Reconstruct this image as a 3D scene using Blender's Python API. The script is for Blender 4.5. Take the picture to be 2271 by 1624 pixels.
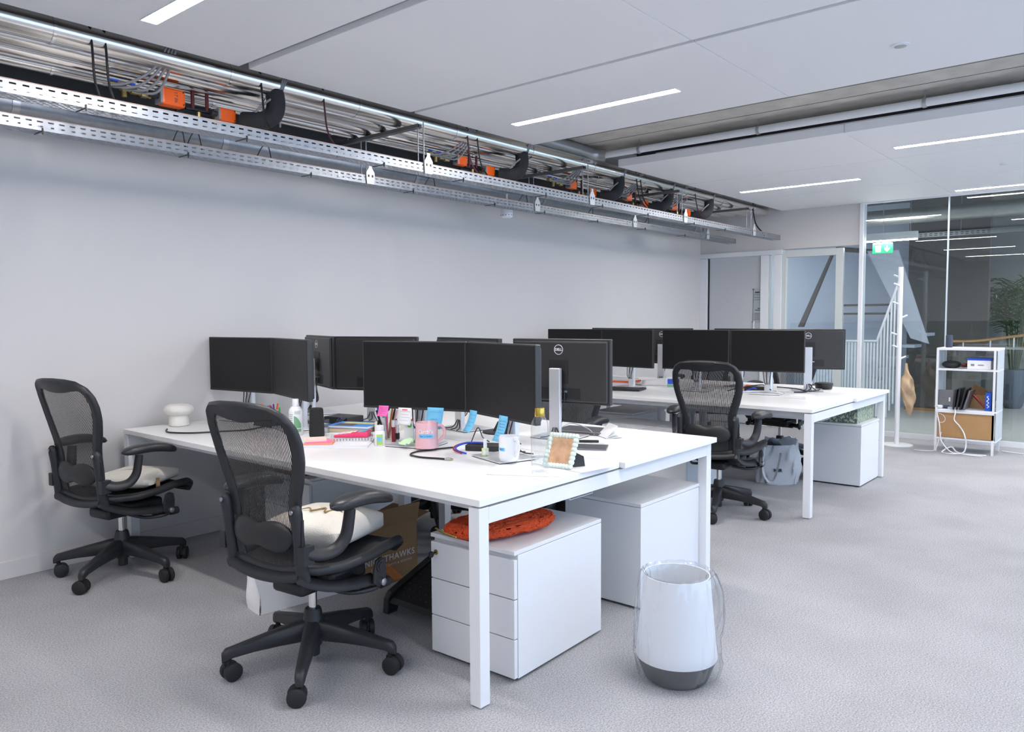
import bpy, bmesh, math, random
from mathutils import Vector, Matrix, Quaternion
PI = math.pi
ORD = ['first', 'second', 'third', 'fourth', 'fifth', 'sixth', 'seventh', 'eighth', 'ninth', 'tenth']
random.seed(7)
for o in list(bpy.data.objects): bpy.data.objects.remove(o)
scene = bpy.context.scene
COL = scene.collection

# ------------------------------------------------------------------ camera
W_PX, H_PX = 2271, 1624
cam_d = bpy.data.cameras.new('camera'); cam = bpy.data.objects.new('camera', cam_d); COL.objects.link(cam)
cam_d.sensor_width = 36.0; cam_d.lens = 1717.33 / W_PX * 36.0
cam_d.clip_start = 0.05; cam_d.clip_end = 200
_y, _p, _r = math.radians(40.0934), math.radians(-3.6072), math.radians(-0.331)
_F = Vector((math.cos(_p)*math.cos(_y), math.cos(_p)*math.sin(_y), math.sin(_p)))
_R = Vector((math.sin(_y), -math.cos(_y), 0)); _U = _R.cross(_F)
_R2 = _R*math.cos(_r) + _U*math.sin(_r); _U2 = -_R*math.sin(_r) + _U*math.cos(_r)
cam.matrix_world = Matrix(((_R2.x, _U2.x, -_F.x, -1.9211), (_R2.y, _U2.y, -_F.y, -1.7661), (_R2.z, _U2.z, -_F.z, 1.3633), (0, 0, 0, 1)))
scene.camera = cam

# ------------------------------------------------------------------ world, exposure
SKY_STRENGTH = 2.5
world = bpy.data.worlds.new('overcast_sky'); scene.world = world; world.use_nodes = True
wn = world.node_tree.nodes; wl = world.node_tree.links
bg = wn['Background']; bg.inputs['Color'].default_value = (0.50, 0.70, 1.0, 1); bg.inputs['Strength'].default_value = SKY_STRENGTH
scene.view_settings.view_transform = 'Standard'; scene.view_settings.look = 'None'
scene.view_settings.gamma = 1.0; scene.view_settings.use_curve_mapping = False
scene.view_settings.exposure = 0.10
STRIP_STRENGTH = 100.0

# ------------------------------------------------------------------ materials
MATS = {}
def mat(name, col, rough=0.5, metal=0.0, noise=0.0, nscale=30.0, bump=0.0, bscale=200.0, emit=None, estr=0.0, alpha=None, coat=0.0, spec=None, trans=0.0):
    if name in MATS: return MATS[name]
    m = bpy.data.materials.new(name); m.use_nodes = True
    nt = m.node_tree; b = nt.nodes['Principled BSDF']
    c = (col[0], col[1], col[2], 1)
    b.inputs['Base Color'].default_value = c; b.inputs['Roughness'].default_value = rough; b.inputs['Metallic'].default_value = metal
    if coat: b.inputs['Coat Weight'].default_value = coat
    if spec is not None: b.inputs['Specular IOR Level'].default_value = spec
    if trans: b.inputs['Transmission Weight'].default_value = trans
    tc = nt.nodes.new('ShaderNodeTexCoord')
    if noise or True:
        n = nt.nodes.new('ShaderNodeTexNoise'); n.inputs['Scale'].default_value = nscale; n.inputs['Detail'].default_value = 3
        nt.links.new(tc.outputs['Object'], n.inputs['Vector'])
        mx = nt.nodes.new('ShaderNodeMixRGB'); k = noise if noise else 0.015
        mx.inputs['Color1'].default_value = tuple(x*(1-k) for x in col)+(1,); mx.inputs['Color2'].default_value = tuple(min(1, x*(1+k)) for x in col)+(1,)
        nt.links.new(n.outputs['Fac'], mx.inputs['Fac']); nt.links.new(mx.outputs['Color'], b.inputs['Base Color'])
    if bump:
        n2 = nt.nodes.new('ShaderNodeTexNoise'); n2.inputs['Scale'].default_value = bscale; n2.inputs['Detail'].default_value = 2
        nt.links.new(tc.outputs['Object'], n2.inputs['Vector'])
        bp = nt.nodes.new('ShaderNodeBump'); bp.inputs['Strength'].default_value = bump; bp.inputs['Distance'].default_value = 0.01
        nt.links.new(n2.outputs['Fac'], bp.inputs['Height']); nt.links.new(bp.outputs['Normal'], b.inputs['Normal'])
    if emit:
        b.inputs['Emission Color'].default_value = emit+(1,); b.inputs['Emission Strength'].default_value = estr
    MATS[name] = m; return m
def srgb(r, g, b):
    f = lambda c: c/255/12.92 if c/255 <= 0.04045 else ((c/255+0.055)/1.055)**2.4
    return (f(r), f(g), f(b))
def glass_mat(name, tint=(1, 1, 1), r0=0.04, edge=1.0, rough=0.0, power=5.0):
    # thin clear sheet: reflectance rises towards grazing view, alike from both sides
    m = bpy.data.materials.new(name); m.use_nodes = True; nt = m.node_tree
    for n in list(nt.nodes):
        if n.type == 'BSDF_PRINCIPLED': nt.nodes.remove(n)
    out = [n for n in nt.nodes if n.type == 'OUTPUT_MATERIAL'][0]
    t = nt.nodes.new('ShaderNodeBsdfTransparent'); t.inputs['Color'].default_value = tint+(1,)
    g = nt.nodes.new('ShaderNodeBsdfGlossy'); g.inputs['Roughness'].default_value = rough
    lw = nt.nodes.new('ShaderNodeLayerWeight'); lw.inputs['Blend'].default_value = 0.5
    p = nt.nodes.new('ShaderNodeMath'); p.operation = 'POWER'; p.inputs[1].default_value = power; nt.links.new(lw.outputs['Facing'], p.inputs[0])
    ma = nt.nodes.new('ShaderNodeMath'); ma.operation = 'MULTIPLY_ADD'; ma.inputs[1].default_value = edge; ma.inputs[2].default_value = r0; ma.use_clamp = True
    nt.links.new(p.outputs[0], ma.inputs[0])
    mx = nt.nodes.new('ShaderNodeMixShader')
    nt.links.new(ma.outputs[0], mx.inputs['Fac']); nt.links.new(t.outputs[0], mx.inputs[1]); nt.links.new(g.outputs[0], mx.inputs[2])
    nt.links.new(mx.outputs[0], out.inputs['Surface']); MATS[name] = m; return m
def stripe_mesh_mat(name, col, period, duty, axis='Y'):
    m = bpy.data.materials.new(name); m.use_nodes = True; nt = m.node_tree
    b = nt.nodes['Principled BSDF']; b.inputs['Base Color'].default_value = col+(1,); b.inputs['Roughness'].default_value = 0.7
    out = [n for n in nt.nodes if n.type == 'OUTPUT_MATERIAL'][0]
    tc = nt.nodes.new('ShaderNodeTexCoord'); sp = nt.nodes.new('ShaderNodeSeparateXYZ')
    nt.links.new(tc.outputs['Object'], sp.inputs[0])
    d = nt.nodes.new('ShaderNodeMath'); d.operation = 'DIVIDE'; d.inputs[1].default_value = period
    nt.links.new(sp.outputs[axis], d.inputs[0])
    fr = nt.nodes.new('ShaderNodeMath'); fr.operation = 'FRACT'; nt.links.new(d.outputs[0], fr.inputs[0])
    lt = nt.nodes.new('ShaderNodeMath'); lt.operation = 'LESS_THAN'; lt.inputs[1].default_value = duty; nt.links.new(fr.outputs[0], lt.inputs[0])
    t = nt.nodes.new('ShaderNodeBsdfTransparent'); mx = nt.nodes.new('ShaderNodeMixShader')
    nt.links.new(lt.outputs[0], mx.inputs['Fac']); nt.links.new(t.outputs[0], mx.inputs[1]); nt.links.new(b.outputs[0], mx.inputs[2])
    nt.links.new(mx.outputs[0], out.inputs['Surface']); MATS[name] = m; return m

m_wall = mat('white_paint', (0.655, 0.630, 0.618), 0.65, noise=0.012, nscale=3)
m_darkwall = mat('grey_paint_and_gap_shade', (0.075, 0.076, 0.078), 0.7, noise=0.04)
m_ceil = mat('ceiling_panel_white', (0.90, 0.89, 0.90), 0.6, noise=0.01, nscale=4)
m_slot = mat('slot_grey', (0.33, 0.335, 0.345), 0.6)
m_white = mat('white_laminate', (0.86, 0.855, 0.845), 0.35, noise=0.006)
m_whitemetal = mat('white_powder_coat', (0.80, 0.81, 0.83), 0.4, noise=0.008)
m_ped = mat('white_lacquer', (0.76, 0.77, 0.79), 0.4, noise=0.008)
m_black = mat('black_plastic', (0.016, 0.0165, 0.018), 0.45, noise=0.1)
m_dark = mat('graphite_plastic', (0.019, 0.020, 0.023), 0.46, noise=0.12, nscale=60)
m_rubber = mat('black_rubber', (0.012, 0.012, 0.013), 0.6)
m_armpad = mat('black_soft_vinyl', (0.022, 0.023, 0.026), 0.38, noise=0.1)
m_chrome = mat('chrome', (0.82, 0.82, 0.83), 0.12, 1.0)
m_pipe = mat('polished_steel_cladding', (0.78, 0.75, 0.71), 0.2, 1.0, noise=0.01, nscale=3)
m_galv = mat('galvanised_steel', (0.34, 0.36, 0.39), 0.42, 0.9, noise=0.2, nscale=25)
m_steel = mat('dull_steel', (0.45, 0.46, 0.48), 0.35, 1.0, noise=0.1)
m_darksteel = mat('dark_strut_steel', (0.16, 0.16, 0.16), 0.45, 0.7)
m_silver = mat('silver_stand', (0.74, 0.75, 0.78), 0.32, 0.6, noise=0.02)
m_screen = mat('matt_screen', (0.007, 0.007, 0.008), 0.38, spec=0.32)
m_monback = mat('monitor_back', (0.034, 0.033, 0.033), 0.38, noise=0.05, nscale=90)
m_mon_inset = mat('monitor_inset', (0.013, 0.013, 0.014), 0.5)
m_logo = mat('silver_print', (0.75, 0.75, 0.77), 0.35)
m_brass = mat('brass', (0.42, 0.31, 0.12), 0.35, 0.9, noise=0.2)
m_orange = mat('orange_plastic', srgb(240, 96, 10), 0.4)
m_red = mat('red_plastic', (0.35, 0.02, 0.02), 0.4)
m_darkred = mat('dark_red_rod', (0.10, 0.008, 0.01), 0.5)
m_blue = mat('blue_plastic', (0.02, 0.09, 0.65), 0.4)
m_insul = mat('black_foam_insulation', (0.022, 0.022, 0.024), 0.85, bump=0.3, bscale=60)
m_cable_grey = mat('grey_cable', (0.24, 0.24, 0.25), 0.5)
m_cable_blk = mat('black_cable', (0.012, 0.012, 0.014), 0.45)
m_cable_wht = mat('white_cable', (0.78, 0.78, 0.80), 0.45)
m_concrete = mat('board_marked_concrete', (0.56, 0.53, 0.48), 0.8, noise=0.3, nscale=7, bump=0.4, bscale=40)
m_card = mat('brown_cardboard', srgb(150, 118, 84), 0.8, noise=0.06)
m_kraft = mat('kraft_paper', srgb(176, 140, 98), 0.8, noise=0.05)
m_paper = mat('white_paper', (0.83, 0.83, 0.84), 0.7)
m_wood = mat('oak_veneer', srgb(176, 136, 92), 0.5, noise=0.12, nscale=8)
m_pink = mat('pink_plastic', srgb(232, 62, 110), 0.35)
m_pinkmug = mat('pink_glaze', srgb(226, 178, 184), 0.18, coat=0.4)
m_whiteceramic = mat('white_glaze', (0.86, 0.86, 0.87), 0.15, coat=0.4)
m_bluenote = mat('blue_sticky_paper', srgb(120, 200, 240), 0.7)
m_pinknote = mat('pink_sticky_paper', srgb(245, 110, 185), 0.7)
m_ink = mat('dark_ink', (0.03, 0.035, 0.06), 0.6)
m_inkblue = mat('pale_blue_ink', srgb(80, 140, 190), 0.6)
m_canvas = mat('natural_canvas', srgb(238, 232, 220), 0.85, noise=0.05, bump=0.3, bscale=300)
m_greycanvas = mat('grey_canvas', srgb(196, 200, 204), 0.85, noise=0.06, bump=0.3, bscale=250)
m_gold = mat('gold_metal', (0.72, 0.50, 0.10), 0.25, 1.0)
m_green = mat('green_label', srgb(120, 170, 130), 0.5)
m_glass = glass_mat('partition_glass', (0.93, 0.96, 0.95), 0.05, 0.95)
m_bottleglass = glass_mat('bottle_glass', (0.965, 0.975, 0.98), 0.06, 0.7, 0.02, 3.0)
m_film = glass_mat('clear_plastic_film', (0.95, 0.965, 0.98), 0.07, 0.55, 0.12, 2.5)
m_acrylic = glass_mat('clear_acrylic', (0.955, 0.97, 0.975), 0.05, 0.5, 0.0, 4.0)
m_led = mat('led_diffuser', (0.9, 0.9, 0.9), 0.5, emit=(1.0, 0.955, 0.935), estr=STRIP_STRENGTH)
m_mesh = stripe_mesh_mat('chair_mesh', (0.02, 0.02, 0.021), 0.0062, 0.68)
m_seatmesh = mat('seat_mesh', (0.022, 0.022, 0.024), 0.75, bump=0.3, bscale=400)

def carpet():
    m = bpy.data.materials.new('grey_carpet'); m.use_nodes = True; nt = m.node_tree; b = nt.nodes['Principled BSDF']
    b.inputs['Roughness'].default_value = 0.95; b.inputs['Specular IOR Level'].default_value = 0.1
    tc = nt.nodes.new('ShaderNodeTexCoord')
    n = nt.nodes.new('ShaderNodeTexNoise'); n.inputs['Scale'].default_value = 170; n.inputs['Detail'].default_value = 3
    n2 = nt.nodes.new('ShaderNodeTexNoise'); n2.inputs['Scale'].default_value = 1.6; n2.inputs['Detail'].default_value = 4
    for k in (n, n2): nt.links.new(tc.outputs['Object'], k.inputs['Vector'])
    r = nt.nodes.new('ShaderNodeValToRGB'); r.color_ramp.elements[0].position = 0.32; r.color_ramp.elements[1].position = 0.68
    r.color_ramp.elements[0].color = (0.255, 0.256, 0.265, 1); r.color_ramp.elements[1].color = (0.495, 0.497, 0.515, 1)
    nt.links.new(n.outputs['Fac'], r.inputs['Fac'])
    r2 = nt.nodes.new('ShaderNodeValToRGB'); r2.color_ramp.elements[0].position = 0.35; r2.color_ramp.elements[1].position = 0.62
    r2.color_ramp.elements[0].color = (0.87, 0.865, 0.865, 1); r2.color_ramp.elements[1].color = (1, 1, 1, 1)
    nt.links.new(n2.outputs['Fac'], r2.inputs['Fac'])
    mx = nt.nodes.new('ShaderNodeMixRGB'); mx.blend_type = 'MULTIPLY'; mx.inputs['Fac'].default_value = 1
    nt.links.new(r.outputs['Color'], mx.inputs['Color1']); nt.links.new(r2.outputs['Color'], mx.inputs['Color2'])
    nt.links.new(mx.outputs['Color'], b.inputs['Base Color'])
    bp = nt.nodes.new('ShaderNodeBump'); bp.inputs['Strength'].default_value = 0.5; bp.inputs['Distance'].default_value = 0.004
    nt.links.new(n.outputs['Fac'], bp.inputs['Height']); nt.links.new(bp.outputs['Normal'], b.inputs['Normal'])
    return m
m_carpet = carpet()

# ------------------------------------------------------------------ mesh builder
class MB:
    def __init__(s): s.v = []; s.f = []
    def add(s, vs, fs, M=None):
        o = len(s.v)
        s.v += [tuple(M @ Vector(p)) if M else tuple(p) for p in vs]
        s.f += [tuple(i+o for i in f) for f in fs]; return s
    def box(s, x0, x1, y0, y1, z0, z1, M=None):
        vs = [(x0,y0,z0),(x1,y0,z0),(x1,y1,z0),(x0,y1,z0),(x0,y0,z1),(x1,y0,z1),(x1,y1,z1),(x0,y1,z1)]
        return s.add(vs, [(3,2,1,0),(4,5,6,7),(0,1,5,4),(1,2,6,5),(2,3,7,6),(3,0,4,7)], M)
    def cyl(s, a, b, r0, r1=None, n=16, caps=True):
        a = Vector(a); b = Vector(b); r1 = r0 if r1 is None else r1
        d = (b-a).normalized(); u = d.orthogonal().normalized(); w = d.cross(u)
        vs = []
        for c, r in ((a, r0), (b, r1)):
            for i in range(n):
                t = 2*PI*i/n; vs.append(tuple(c + (u*math.cos(t)+w*math.sin(t))*r))
        fs = [(i, (i+1) % n, n+(i+1) % n, n+i) for i in range(n)]
        if caps: fs += [tuple(reversed(range(n))), tuple(range(n, 2*n))]
        return s.add(vs, fs)
    def tube(s, pts, r, n=8, caps=True, closed=False, rr=None, sq=None):
        pts = [Vector(p) for p in pts]; N = len(pts)
        prev = None; rings = []
        for i, p in enumerate(pts):
            if closed: d = pts[(i+1) % N]-pts[i-1]
            else: d = pts[min(i+1, N-1)]-pts[max(i-1, 0)]
            d = d.normalized() if d.length > 1e-9 else Vector((0, 0, 1))
            if prev is None:
                u = d.orthogonal().normalized()
                if sq: u = (Vector(sq)-d*d.dot(Vector(sq))).normalized()
            else: u = (prev-d*prev.dot(d)).normalized()
            prev = u; w = d.cross(u)
            ri = rr[i] if rr else r
            if not isinstance(ri, tuple): ri = (ri, ri)
            rings.append([tuple(p+u*math.cos(2*PI*k/n)*ri[0]+w*math.sin(2*PI*k/n)*ri[1]) for k in range(n)])
        vs = [q for g in rings for q in g]; fs = []
        for i in range(N if closed else N-1):
            j = (i+1) % N
            for k in range(n): fs.append((i*n+k, i*n+(k+1) % n, j*n+(k+1) % n, j*n+k))
        if caps and not closed: fs += [tuple(reversed(range(n))), tuple(range((N-1)*n, N*n))]
        return s.add(vs, fs)
    def lathe(s, prof, n=24, M=None, capb=True, capt=True):
        vs = []
        for r, z in prof:
            for i in range(n): t = 2*PI*i/n; vs.append((r*math.cos(t), r*math.sin(t), z))
        fs = []
        for j in range(len(prof)-1):
            for i in range(n): fs.append((j*n+i, j*n+(i+1) % n, (j+1)*n+(i+1) % n, (j+1)*n+i))
        if capb: fs.append(tuple(reversed(range(n))))
        if capt: fs.append(tuple(range((len(prof)-1)*n, len(prof)*n)))
        return s.add(vs, fs, M)
    def prism(s, poly, z0, z1, M=None):
        n = len(poly)
        vs = [(x, y, z0) for x, y in poly]+[(x, y, z1) for x, y in poly]
        fs = [tuple(reversed(range(n))), tuple(range(n, 2*n))]+[(i, (i+1) % n, n+(i+1) % n, n+i) for i in range(n)]
        return s.add(vs, fs, M)
    def grid(s, P, nu, nv):
        vs = [P(i/(nu-1), j/(nv-1)) for j in range(nv) for i in range(nu)]
        fs = [(j*nu+i, j*nu+i+1, (j+1)*nu+i+1, (j+1)*nu+i) for j in range(nv-1) for i in range(nu-1)]
        return s.add(vs, fs)
    def mesh(s, name, m, smooth=None):
        me = bpy.data.meshes.new(name); me.from_pydata(s.v, [], s.f); me.update()
        b = bmesh.new(); b.from_mesh(me); bmesh.ops.recalc_face_normals(b, faces=b.faces); b.to_mesh(me); b.free()
        me.materials.append(m)
        if smooth is not None:
            for p in me.polygons: p.use_smooth = True
            me.set_sharp_from_angle(angle=math.radians(smooth))
        return me
    def obj(s, name, m, parent=None, loc=None, smooth=None, bevel=0, seg=2, sub=0, solid=0):
        o = bpy.data.objects.new(name, s.mesh(name, m, smooth)); COL.objects.link(o)
        if parent: o.parent = parent
        if loc: o.location = loc
        if solid:
            k = o.modifiers.new('thickness', 'SOLIDIFY'); k.thickness = solid; k.offset = 0
        if bevel:
            k = o.modifiers.new('bevel', 'BEVEL'); k.width = bevel; k.segments = seg; k.limit_method = 'ANGLE'; k.angle_limit = math.radians(40)
        if sub:
            k = o.modifiers.new('subdivision', 'SUBSURF'); k.levels = sub; k.render_levels = sub
            for p in o.data.polygons: p.use_smooth = True
        return o
def tag(o, label, cat, group=None):
    o['label'] = label; o['category'] = cat
    if group: o['group'] = group
    return o
def thing(name, label, cat, loc=(0, 0, 0), rz=0, group=None):
    o = bpy.data.objects.new(name, None); COL.objects.link(o); o.empty_display_size = 0.05
    o.location = loc; o.rotation_euler = (0, 0, rz); return tag(o, label, cat, group)
def struct(o, kind='structure'): o['kind'] = kind; return o
def S(name, mb, m, parent=None, **k):
    o = mb.obj(name, m, parent, **k)
    if not parent: struct(o)
    return o
def copy_tree(o, parent=None):
    c = o.copy(); COL.objects.link(c); c.parent = parent
    for ch in [x for x in KIDS.get(o.name, [])]: copy_tree(ch, c)
    return c
KIDS = {}
def index_kids():
    KIDS.clear()
    for o in bpy.data.objects:
        if o.parent: KIDS.setdefault(o.parent.name, []).append(o)
def text(txt, size, m, parent, M, name='lettering', extrude=0.0004, align='CENTER', bold=0.0, shear=0, space=1.0):
    cu = bpy.data.curves.new('txt', 'FONT'); cu.body = txt; cu.size = size; cu.extrude = extrude; cu.align_x = align; cu.align_y = 'CENTER'
    cu.offset = bold; cu.shear = shear; cu.space_character = space; cu.resolution_u = 3
    to = bpy.data.objects.new('txt', cu); COL.objects.link(to)
    dg = bpy.context.evaluated_depsgraph_get(); me = bpy.data.meshes.new_from_object(to.evaluated_get(dg))
    bpy.data.objects.remove(to); me.materials.clear(); me.materials.append(m)
    for p in me.polygons: p.material_index = 0
    me.transform(M); me.name = name
    o = bpy.data.objects.new(name, me); COL.objects.link(o); o.parent = parent; return o
def frame(o, xax, yax):
    # matrix with local x axis, y axis, origin
    x = Vector(xax).normalized(); y = Vector(yax); y = (y-x*x.dot(y)).normalized(); z = x.cross(y)
    return Matrix(((x.x, y.x, z.x, o[0]), (x.y, y.y, z.y, o[1]), (x.z, y.z, z.z, o[2]), (0, 0, 0, 1)))
def spline(pts, n=8):
    pts = [Vector(p) for p in pts]; out = []
    for i in range(len(pts)-1):
        p0 = pts[max(i-1, 0)]; p1 = pts[i]; p2 = pts[i+1]; p3 = pts[min(i+2, len(pts)-1)]
        for k in range(n):
            t = k/n
            out.append(0.5*((2*p1)+(p2-p0)*t+(2*p0-5*p1+4*p2-p3)*t*t+(-p0+3*p1-3*p2+p3)*t**3))
    out.append(pts[-1]); return out
def lerp(xs, ys, x):
    if x <= xs[0]: return ys[0]
    for i in range(len(xs)-1):
        if x <= xs[i+1]:
            t = (x-xs[i])/(xs[i+1]-xs[i]); return ys[i]+(ys[i+1]-ys[i])*t
    return ys[-1]
def cable(name, pts, r, m, label, parent=None, group=None, n=6, cat='cable'):
    o = MB().tube(spline(pts, n), r, 6).obj(name, m, parent, smooth=60)
    if not parent: tag(o, label, cat, group)
    return o

# ================================================================== THE ROOM
RY1_ = 1.83; WY = 2.864; EX = 7.38; X0 = -4.4; Y0 = -4.9; HC = 2.624; SLAB = 2.80
S('floor', MB().box(X0, 13.2, Y0, 4.6, -0.05, 0), m_carpet)
S('wall_left', MB().box(X0, EX, WY, WY+0.12, 0, 2.5), m_wall)
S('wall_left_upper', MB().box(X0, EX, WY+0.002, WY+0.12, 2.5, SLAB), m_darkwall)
S('baseboard_left', MB().box(X0, EX-0.12, WY-0.012, WY, 0, 0.095), m_wall, bevel=0.002)
S('pipe_reflection_board', MB().box(X0, 2.6, RY1_+0.01, WY, SLAB-0.02, SLAB).box(3.98, EX, RY1_+0.01, WY, SLAB-0.02, SLAB), mat('pale_reflector', (0.62, 0.66, 0.72), 0.7))  # pale board added above the pipes to brighten their reflections
S('wall_front', MB().box(X0-0.12, X0, Y0-0.2, WY+0.12, 0, SLAB), m_wall)
S('ceiling_slab', MB().box(X0-0.12, EX+0.1, Y0-0.2, WY+0.12, SLAB, SLAB+0.15), m_concrete)
# concrete board joints in the open bay
for i, x in enumerate((2.72, 2.98, 3.24, 3.5)):
    S('slab_joint', MB().box(x, x+0.006, Y0, WY, SLAB-0.002, SLAB), mat('joint_dark', (0.16, 0.15, 0.135), 0.9), parent=bpy.data.objects['ceiling_slab'])
# window wall (daylight side, behind the camera on the right)
wr = S('wall_right', MB().box(X0-0.12, 13.2, Y0-0.2, Y0, 0, 0.25), m_wall)
S('wall_right_lintel', MB().box(X0-0.12, 13.2, Y0-0.2, Y0, 2.75, SLAB+0.15), m_wall)
for i in range(13):
    x = X0-0.12+i*1.42
    o = S('window_%d' % (i+1), MB().box(x, x+0.09, Y0-0.16, Y0-0.04, 0.25, 2.75), m_whitemetal)
# ---- suspended ceiling rafts
def raft(name, x0, x1, y0, y1, z=HC, t=0.05):
    return S(name, MB().box(x0, x1, y0, y1, z, z+t), m_ceil, bevel=0.002)
RY1 = 1.825
raft('ceiling_panel', X0, 0.235, Y0, RY1)
raft('ceiling_panel', 0.290, 1.392, -0.06, RY1); raft('ceiling_panel', 0.290, 1.392, Y0, -0.063)
raft('ceiling_panel', 1.424, 2.60, -0.06, RY1); raft('ceiling_panel', 1.424, 2.60, Y0, -0.063)
S('ceiling_slot_1', MB().box(0.235, 0.290, Y0, RY1-0.05, HC+0.028, HC+0.045), m_slot)
S('ceiling_slot_2', MB().box(1.392, 1.424, Y0, RY1-0.05, HC+0.02, HC+0.035), m_slot)
S('raft_carrier', MB().box(0.2, 0.33, RY1-0.06, RY1-0.03, HC+0.05, HC+0.12).box(1.36, 1.46, RY1-0.06, RY1-0.03, HC+0.05, HC+0.12), m_darksteel)
R2Y = 1.81
for (a, b) in ((3.735, 4.905), (4.915, 6.235), (6.245, EX)):
    for (c, d) in ((-0.02, R2Y), (Y0, -0.023)):
        S('ceiling_panel', MB().box(a, b, c, d, HC, HC+0.062), m_ceil, bevel=0.002)
S('ceiling_raft_step', MB().box(3.80, 3.84, Y0, R2Y-0.32, HC+0.064, HC+0.084), m_ceil)
S('raft_gap_shade_board', MB().box(3.95, 3.97, Y0, R2Y-0.05, HC+0.064, SLAB), m_darkwall)  # dark board standing in for the unlit gap above the rear raft

# ---- end wall with doors and glazing
ew = S('wall_back', MB().box(EX, EX+0.12, 1.09, WY, 2.16, SLAB).box(EX, EX+0.12, 0.88, 1.09, 2.16, SLAB), m_wall)
S('wall_back_beam', MB().box(EX, EX+0.15, Y0, 0.88, HC+0.02, SLAB), m_wall)
S('ceiling_edge_back', MB().box(EX-0.01, EX+0.02, Y0, 0.88, HC-0.015, HC+0.02), m_whitemetal)
fr = m_whitemetal
S('trim_1', MB().box(EX-0.02, EX+0.1, 2.765, WY, 0, 2.099).box(EX-0.02, EX+0.1, 1.79, WY, 2.101, 2.159), fr, bevel=0.003)
S('trim_2', MB().box(EX-0.02, EX+0.1, 1.955, 2.05, 0, 2.099).box(EX-0.02, EX+0.1, 1.792, 1.885, 0, 2.099), fr, bevel=0.003)
S('trim_3', MB().box(EX-0.025, EX+0.1, 0.865, 0.905, 0, HC+0.0), fr, bevel=0.003)
d1 = S('door_1', MB().box(EX+0.03, EX+0.07, 2.055, 2.76, 0.01, 2.095), mat('door_grey_white', (0.56, 0.575, 0.60), 0.3))
S('handle', MB().cyl((EX+0.01, 2.14, 1.3), (EX+0.01, 2.14, 0.95), 0.012).cyl((EX+0.04, 2.14, 1.28), (EX+0.01, 2.14, 1.28), 0.008).cyl((EX+0.04, 2.14, 0.97), (EX+0.01, 2.14, 0.97), 0.008), m_silver, parent=d1, smooth=40)
S('seal', MB().box(EX+0.02, EX+0.03, 2.745, 2.762, 0.02, 2.095), m_black, parent=d1)
w1 = S('window_20', MB().box(EX+0.03, EX+0.04, 1.886, 1.954, 0.03, 2.09), m_glass)
# glazed door with frame
d2 = S('door_2', MB().box(EX+0.0, EX+0.06, 1.74, 1.79, 0.0, 2.14).box(EX, EX+0.06, 1.085, 1.165, 0, 2.14).box(EX, EX+0.06, 1.165, 1.74, 2.06, 2.14).box(EX, EX+0.06, 1.165, 1.74, 0, 0.12), mat('aluminium_frame', (0.62, 0.66, 0.64), 0.35), bevel=0.003)
S('pane', MB().box(EX+0.02, EX+0.032, 1.165, 1.74, 0.12, 2.06), m_glass, parent=d2)
S('pull_handle', MB().cyl((EX-0.03, 1.2, 0.9), (EX-0.03, 1.2, 1.2), 0.01).cyl((EX-0.03, 1.2, 0.92), (EX, 1.2, 0.92), 0.007).cyl((EX-0.03, 1.2, 1.18), (EX, 1.2, 1.18), 0.007), m_silver, parent=d2, smooth=40)
S('window_21', MB().box(EX+0.02, EX+0.032, 0.905, 1.085, 0.0, 2.14), m_glass)
gp = S('window_22', MB().box(EX+0.02, EX+0.032, 0.028, 0.865, 0.06, HC), m_glass)
S('joint_bead', MB().box(EX+0.012, EX+0.036, 0.014, 0.028, 0.06, HC), mat('glass_joint', (0.55, 0.62, 0.66), 0.3), parent=gp)
S('window_23', MB().box(EX+0.02, EX+0.032, -2.0, 0.014, 0.06, HC), m_glass)
S('window_24', MB().box(EX+0.02, EX+0.032, Y0, -2.004, 0.06, HC), m_glass)
S('baseboard_back', MB().box(EX+0.005, EX+0.045, Y0, 0.865, 0, 0.06), m_whitemetal, bevel=0.002)

# ================================================================== CEILING LIGHTS
def strip(x, y0, y1, label):
    t = thing('linear_ceiling_light', label, 'light', ((x), (y0+y1)/2, HC), 0, 'recessed linear ceiling lights')
    L = (y1-y0)/2
    MB().box(-0.033, 0.033, -L, L, -0.0035, 0.0).obj('diffuser', m_led, t)
    MB().box(-0.037, -0.033, -L-0.004, L+0.004, -0.004, 0.0).box(0.033, 0.037, -L-0.004, L+0.004, -0.004, 0.0).box(-0.033, 0.033, -L-0.004, -L, -0.004, 0).box(-0.033, 0.033, L, L+0.004, -0.004, 0).obj('trim_ring', m_whitemetal, t)
    return t
strip(-0.33, 0.40, 1.575, 'recessed linear light at the top left corner above the pipework')
strip(2.045, 0.355, 1.54, 'long recessed linear light in the middle of the front ceiling raft')
strip(5.71, 0.44, 1.59, 'recessed linear light in the rear ceiling raft nearest the pipework')
strip(4.49, -1.40, -0.16, 'recessed linear light at the right edge just behind the white sprinkler pipe')
strip(7.10, -1.30, -0.09, 'recessed linear light at the right edge nearest the glass partition')
for x, y, lab in ((0.85, -1.4, 'recessed linear ceiling light above the camera position'), (-0.33, -2.9, 'recessed linear ceiling light behind the camera on the window side'),
    (2.045, -2.9, 'recessed linear ceiling light on the window side of the front raft'), (4.49, -3.4, 'recessed linear ceiling light on the window side beside the sprinkler pipe'),
    (5.71, -2.6, 'recessed linear ceiling light on the window side of the rear raft'), (7.1, -3.2, 'recessed linear ceiling light on the window side next to the partition'),
    (-2.6, -1.2, 'recessed linear ceiling light far behind the camera'), (-2.6, 0.4, 'recessed linear ceiling light behind the camera near the pipework')):
    strip(x, y, y+1.19, lab)
t = thing('ceiling_sensor', 'small round white sensor in the front ceiling raft at upper right', 'sensor', (2.093, -0.774, HC))
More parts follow.
